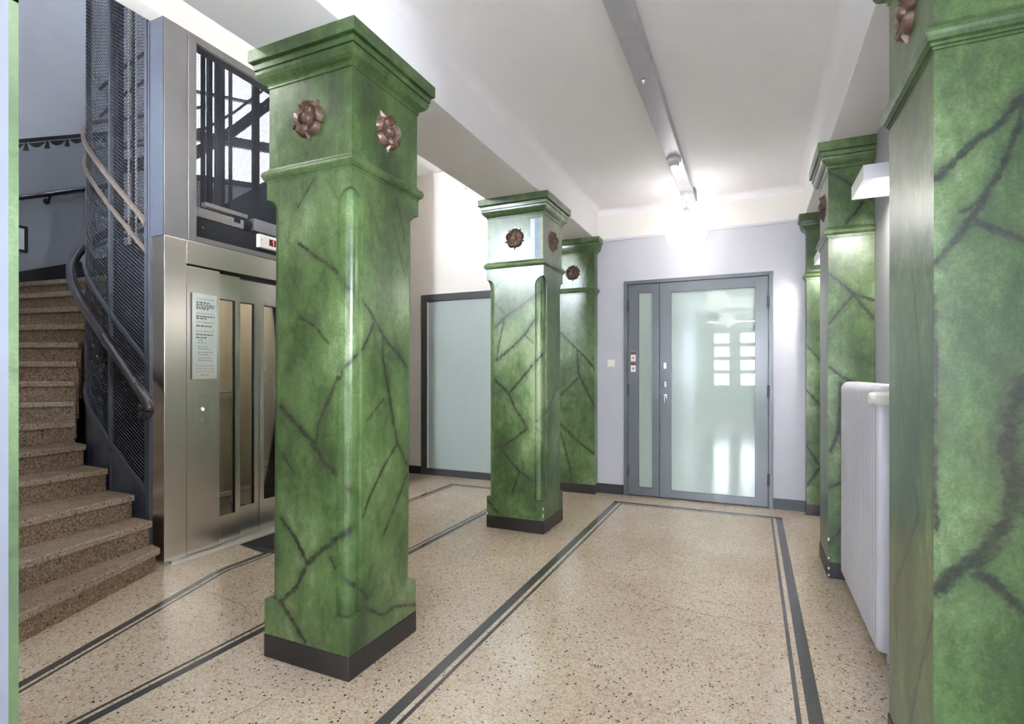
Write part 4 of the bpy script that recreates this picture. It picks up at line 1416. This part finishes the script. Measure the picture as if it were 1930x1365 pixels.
# ------------------------------------------------------------------ ceiling channel and lamps
tr = thing('ceiling_channel', (-.567, 0, 3.0), 'long grey cable channel running along the white ceiling', 'channel')
obj('channel', MB().box(-.625, -.508, -6.0, 5.45, 3.0, 3.07), 'track', tr, bevel=.004)
obj('end_cap', MB().box(-.618, -.515, 5.45, 5.47, 3.0, 3.07), 'lampwhite', tr)
for y in (3.10, -.8):
    hk = MB().lathe([(.0, 2.972), (.010, 2.974), (.013, 2.984), (.008, 2.990), (.008, 3.0)], (-.571, y, 0), 14)
    obj('hook', hk, 'chrome', tr, smooth=40)
fx = MB().tube([(-.505, 5.30, 3.055), (-.497, 5.36, 3.045), (-.497, 5.42, 3.035), (-.50, 5.45, 3.02), (-.498, 5.47, 2.985)], .006, 8)
obj('loose_flex', fx, 'green_wire', tr, smooth=40)

dt = thing('smoke_detector', (-.567, 4.38, 3.0), 'round white smoke detector under the ceiling channel', 'detector')
obj('detector_base', MB().lathe([(.0, 2.972), (.052, 2.972), (.056, 2.978), (.056, 3.0)], (-.567, 4.38, 0), 28), 'lampwhite', dt, smooth=40)
obj('sensor_cage', MB().lathe([(.0, 2.945), (.028, 2.946), (.034, 2.952), (.036, 2.972)], (-.567, 4.38, 0), 24), 'enamel', dt, smooth=40)
for k in range(8):
    a = 2 * PI * k / 8
    obj('cage_rib', MB().tube([(-.567 + .036 * math.cos(a), 4.38 + .036 * math.sin(a), 2.972), (-.567 + .034 * math.cos(a), 4.38 + .034 * math.sin(a), 2.946)], .004, 6), 'lampwhite', dt)


def globe_lamp(x, y, z, r, zc, label):
    t = thing('globe_lamp', (x, y, zc), label, 'lamp', 'white globe pendants')
    obj('canopy', MB().lathe([(.0, -.075), (.014, -.074), (.020, -.066), (.040, -.050), (.052, -.030), (.055, -.012), (.055, 0)], (x, y, zc), 28), 'lampwhite', t, smooth=50)
    obj('cord', MB().tube([(x, y, zc - .07), (x, y, z + r * .97)], .005, 8), 'lampwhite', t)
    obj('cap', MB().lathe([(.0, .04), (.012, .038), (.035, .012), (.05, -.004), (.05, -.014), (0, -.014)], (x, y, z + r - .002), 24), 'lampwhite', t, smooth=50)
    prof = [(r * math.sin(PI * k / 24), -r * math.cos(PI * k / 24)) for k in range(25)]
    obj('globe', MB().lathe([(max(.0005, a), b) for a, b in prof], (x, y, z), 48), 'globe', t, smooth=60)
    return t


globe_lamp(-.565, 5.22, 2.63, .19, 3.0, 'bright white globe lamp hanging in front of the grey glass door')
globe_lamp(-.565, 1.15, 2.63, .19, 3.0, 'white globe lamp on the channel above the viewer')
globe_lamp(-.565, -2.9, 2.63, .19, 3.0, 'white globe lamp on the channel halfway to the entrance')
globe_lamp(-3.02, 5.38, 3.225, .185, 3.86, 'white globe lamp half hidden behind the cornice of the second column')
globe_lamp(-3.02, 3.22, 3.225, .185, 3.86, 'added white globe lamp lighting the hall in front of the elevator transom')  # unseen behind the first column, added to brighten the side hall
globe_lamp(-2.90, 1.05, 3.225, .185, 3.86, 'white globe lamp at the foot of the stairs')

# ------------------------------------------------------------------ wall lamps
for y0, lab in ((3.112, 'white box wall lamp above the radiator'), (5.06, 'white box wall lamp between the two farther pilasters')):
    t = thing('wall_lamp', (.69, y0 + .17, 2.26), lab, 'lamp', 'white box wall lamps')
    y1 = y0 + .345
    mb = MB()
    mb.box(.50, .516, y0, y1, 2.26, 2.331).box(.516, .688, y0, y0 + .016, 2.26, 2.331).box(.516, .688, y1 - .016, y1, 2.26, 2.331).box(.516, .688, y0 + .016, y1 - .016, 2.315, 2.331)
    mb.box(.516, .545, y0 + .016, y1 - .016, 2.26, 2.266).box(.545, .688, y0 + .016, y0 + .045, 2.26, 2.266).box(.545, .688, y1 - .045, y1 - .016, 2.26, 2.266)
    obj('housing', mb, 'lampwhite', t)
    obj('diffuser', MB().box(.545, .686, y0 + .045, y1 - .045, 2.264, 2.272), 'strip_glow', t)

# ------------------------------------------------------------------ radiator
ra = thing('radiator', (.585, 3.34, 0), 'tall white ribbed radiator against the wall between green pilasters', 'radiator')
ys, nsec = 2.815, 19
pitch = (3.86 - ys) / nsec
for k in range(nsec):
    yc = ys + pitch * (k + .5)
    prof = []
    x0, x1, z0, z1 = .500, .640, .055, 1.250
    for cxx, czz, r, a0 in ((x0 + .045, z1 - .045, .045, PI / 2), (x0 + .03, z0 + .03, .03, PI), (x1 - .03, z0 + .03, .03, 1.5 * PI), (x1 - .045, z1 - .045, .045, 0)):
        for j in range(6):
            a = a0 + PI / 2 * j / 5
            prof.append((cxx + r * math.cos(a), czz + r * math.sin(a)))
    w = pitch * .42
    n = len(prof)
    mx, mz = (x0 + x1) / 2, (z0 + z1) / 2
    v = []
    for dy, ins in ((-w, .014), (-w * .7, .004), (-w * .2, 0), (w * .2, 0), (w * .7, .004), (w, .014)):
        for px, pz in prof:
            v.append((px + (ins if px < mx else -ins), yc + dy, pz + (ins if pz < mz else -ins)))
    f = [(i * n + j, (i + 1) * n + j, (i + 1) * n + (j + 1) % n, i * n + (j + 1) % n) for i in range(5) for j in range(n)]
    f += [tuple(range(n)), tuple(5 * n + j for j in range(n - 1, -1, -1))]
    obj('section', MB().add(v, f), 'enamel', ra, smooth=45)
hub = MB()
hub.tube([(.57, ys + .005, .14), (.57, 3.85, .14)], .022, 10).tube([(.57, ys + .005, 1.16), (.57, 3.85, 1.16)], .022, 10)
obj('manifold', hub, 'enamel', ra)
for y in (2.87, 3.80):
    obj('foot', MB().box(.55, .60, y - .012, y + .012, 0, .07), 'enamel', ra, bevel=.004)
vb = MB().tube([(.575, 2.80, 1.19), (.575, 2.76, 1.19), (.575, 2.755, 1.10)], .016, 10).tube([(.575, 2.755, 1.15), (.575, 2.755, .0)], .010, 8)
obj('valve_pipe', vb, 'shaft_dark', ra, smooth=40)
kn = MB()
kn.lathe([(.0, .462), (.020, .462), (.025, .468), (.026, .480), (.024, .50), (.026, .555), (.02, .56), (.02, .58)], (0, 2.755, 1.192), 20, 'x')
for k in range(16):
    a = 2 * PI * k / 16
    kn.box(.485, .552, 2.755 + .0255 * math.cos(a) - .002, 2.755 + .0255 * math.cos(a) + .002, 1.192 + .0255 * math.sin(a) - .002, 1.192 + .0255 * math.sin(a) + .002)
obj('thermostat_knob', kn, 'cream', ra)

# ------------------------------------------------------------------ light switch
sw = thing('light_switch', (-1.392, 5.688, 1.41), 'square cream light switch on the grey wall beside the glass door', 'switch')
obj('switch_plate', MB().box(-1.433, -1.350, 5.680, 5.690, 1.368, 1.450), 'cream', sw, bevel=.003)
obj('rocker', MB().slab([(5.680, 1.378), (5.673, 1.380), (5.677, 1.440), (5.680, 1.440)], 'x', -1.423, -1.360), 'cream', sw)
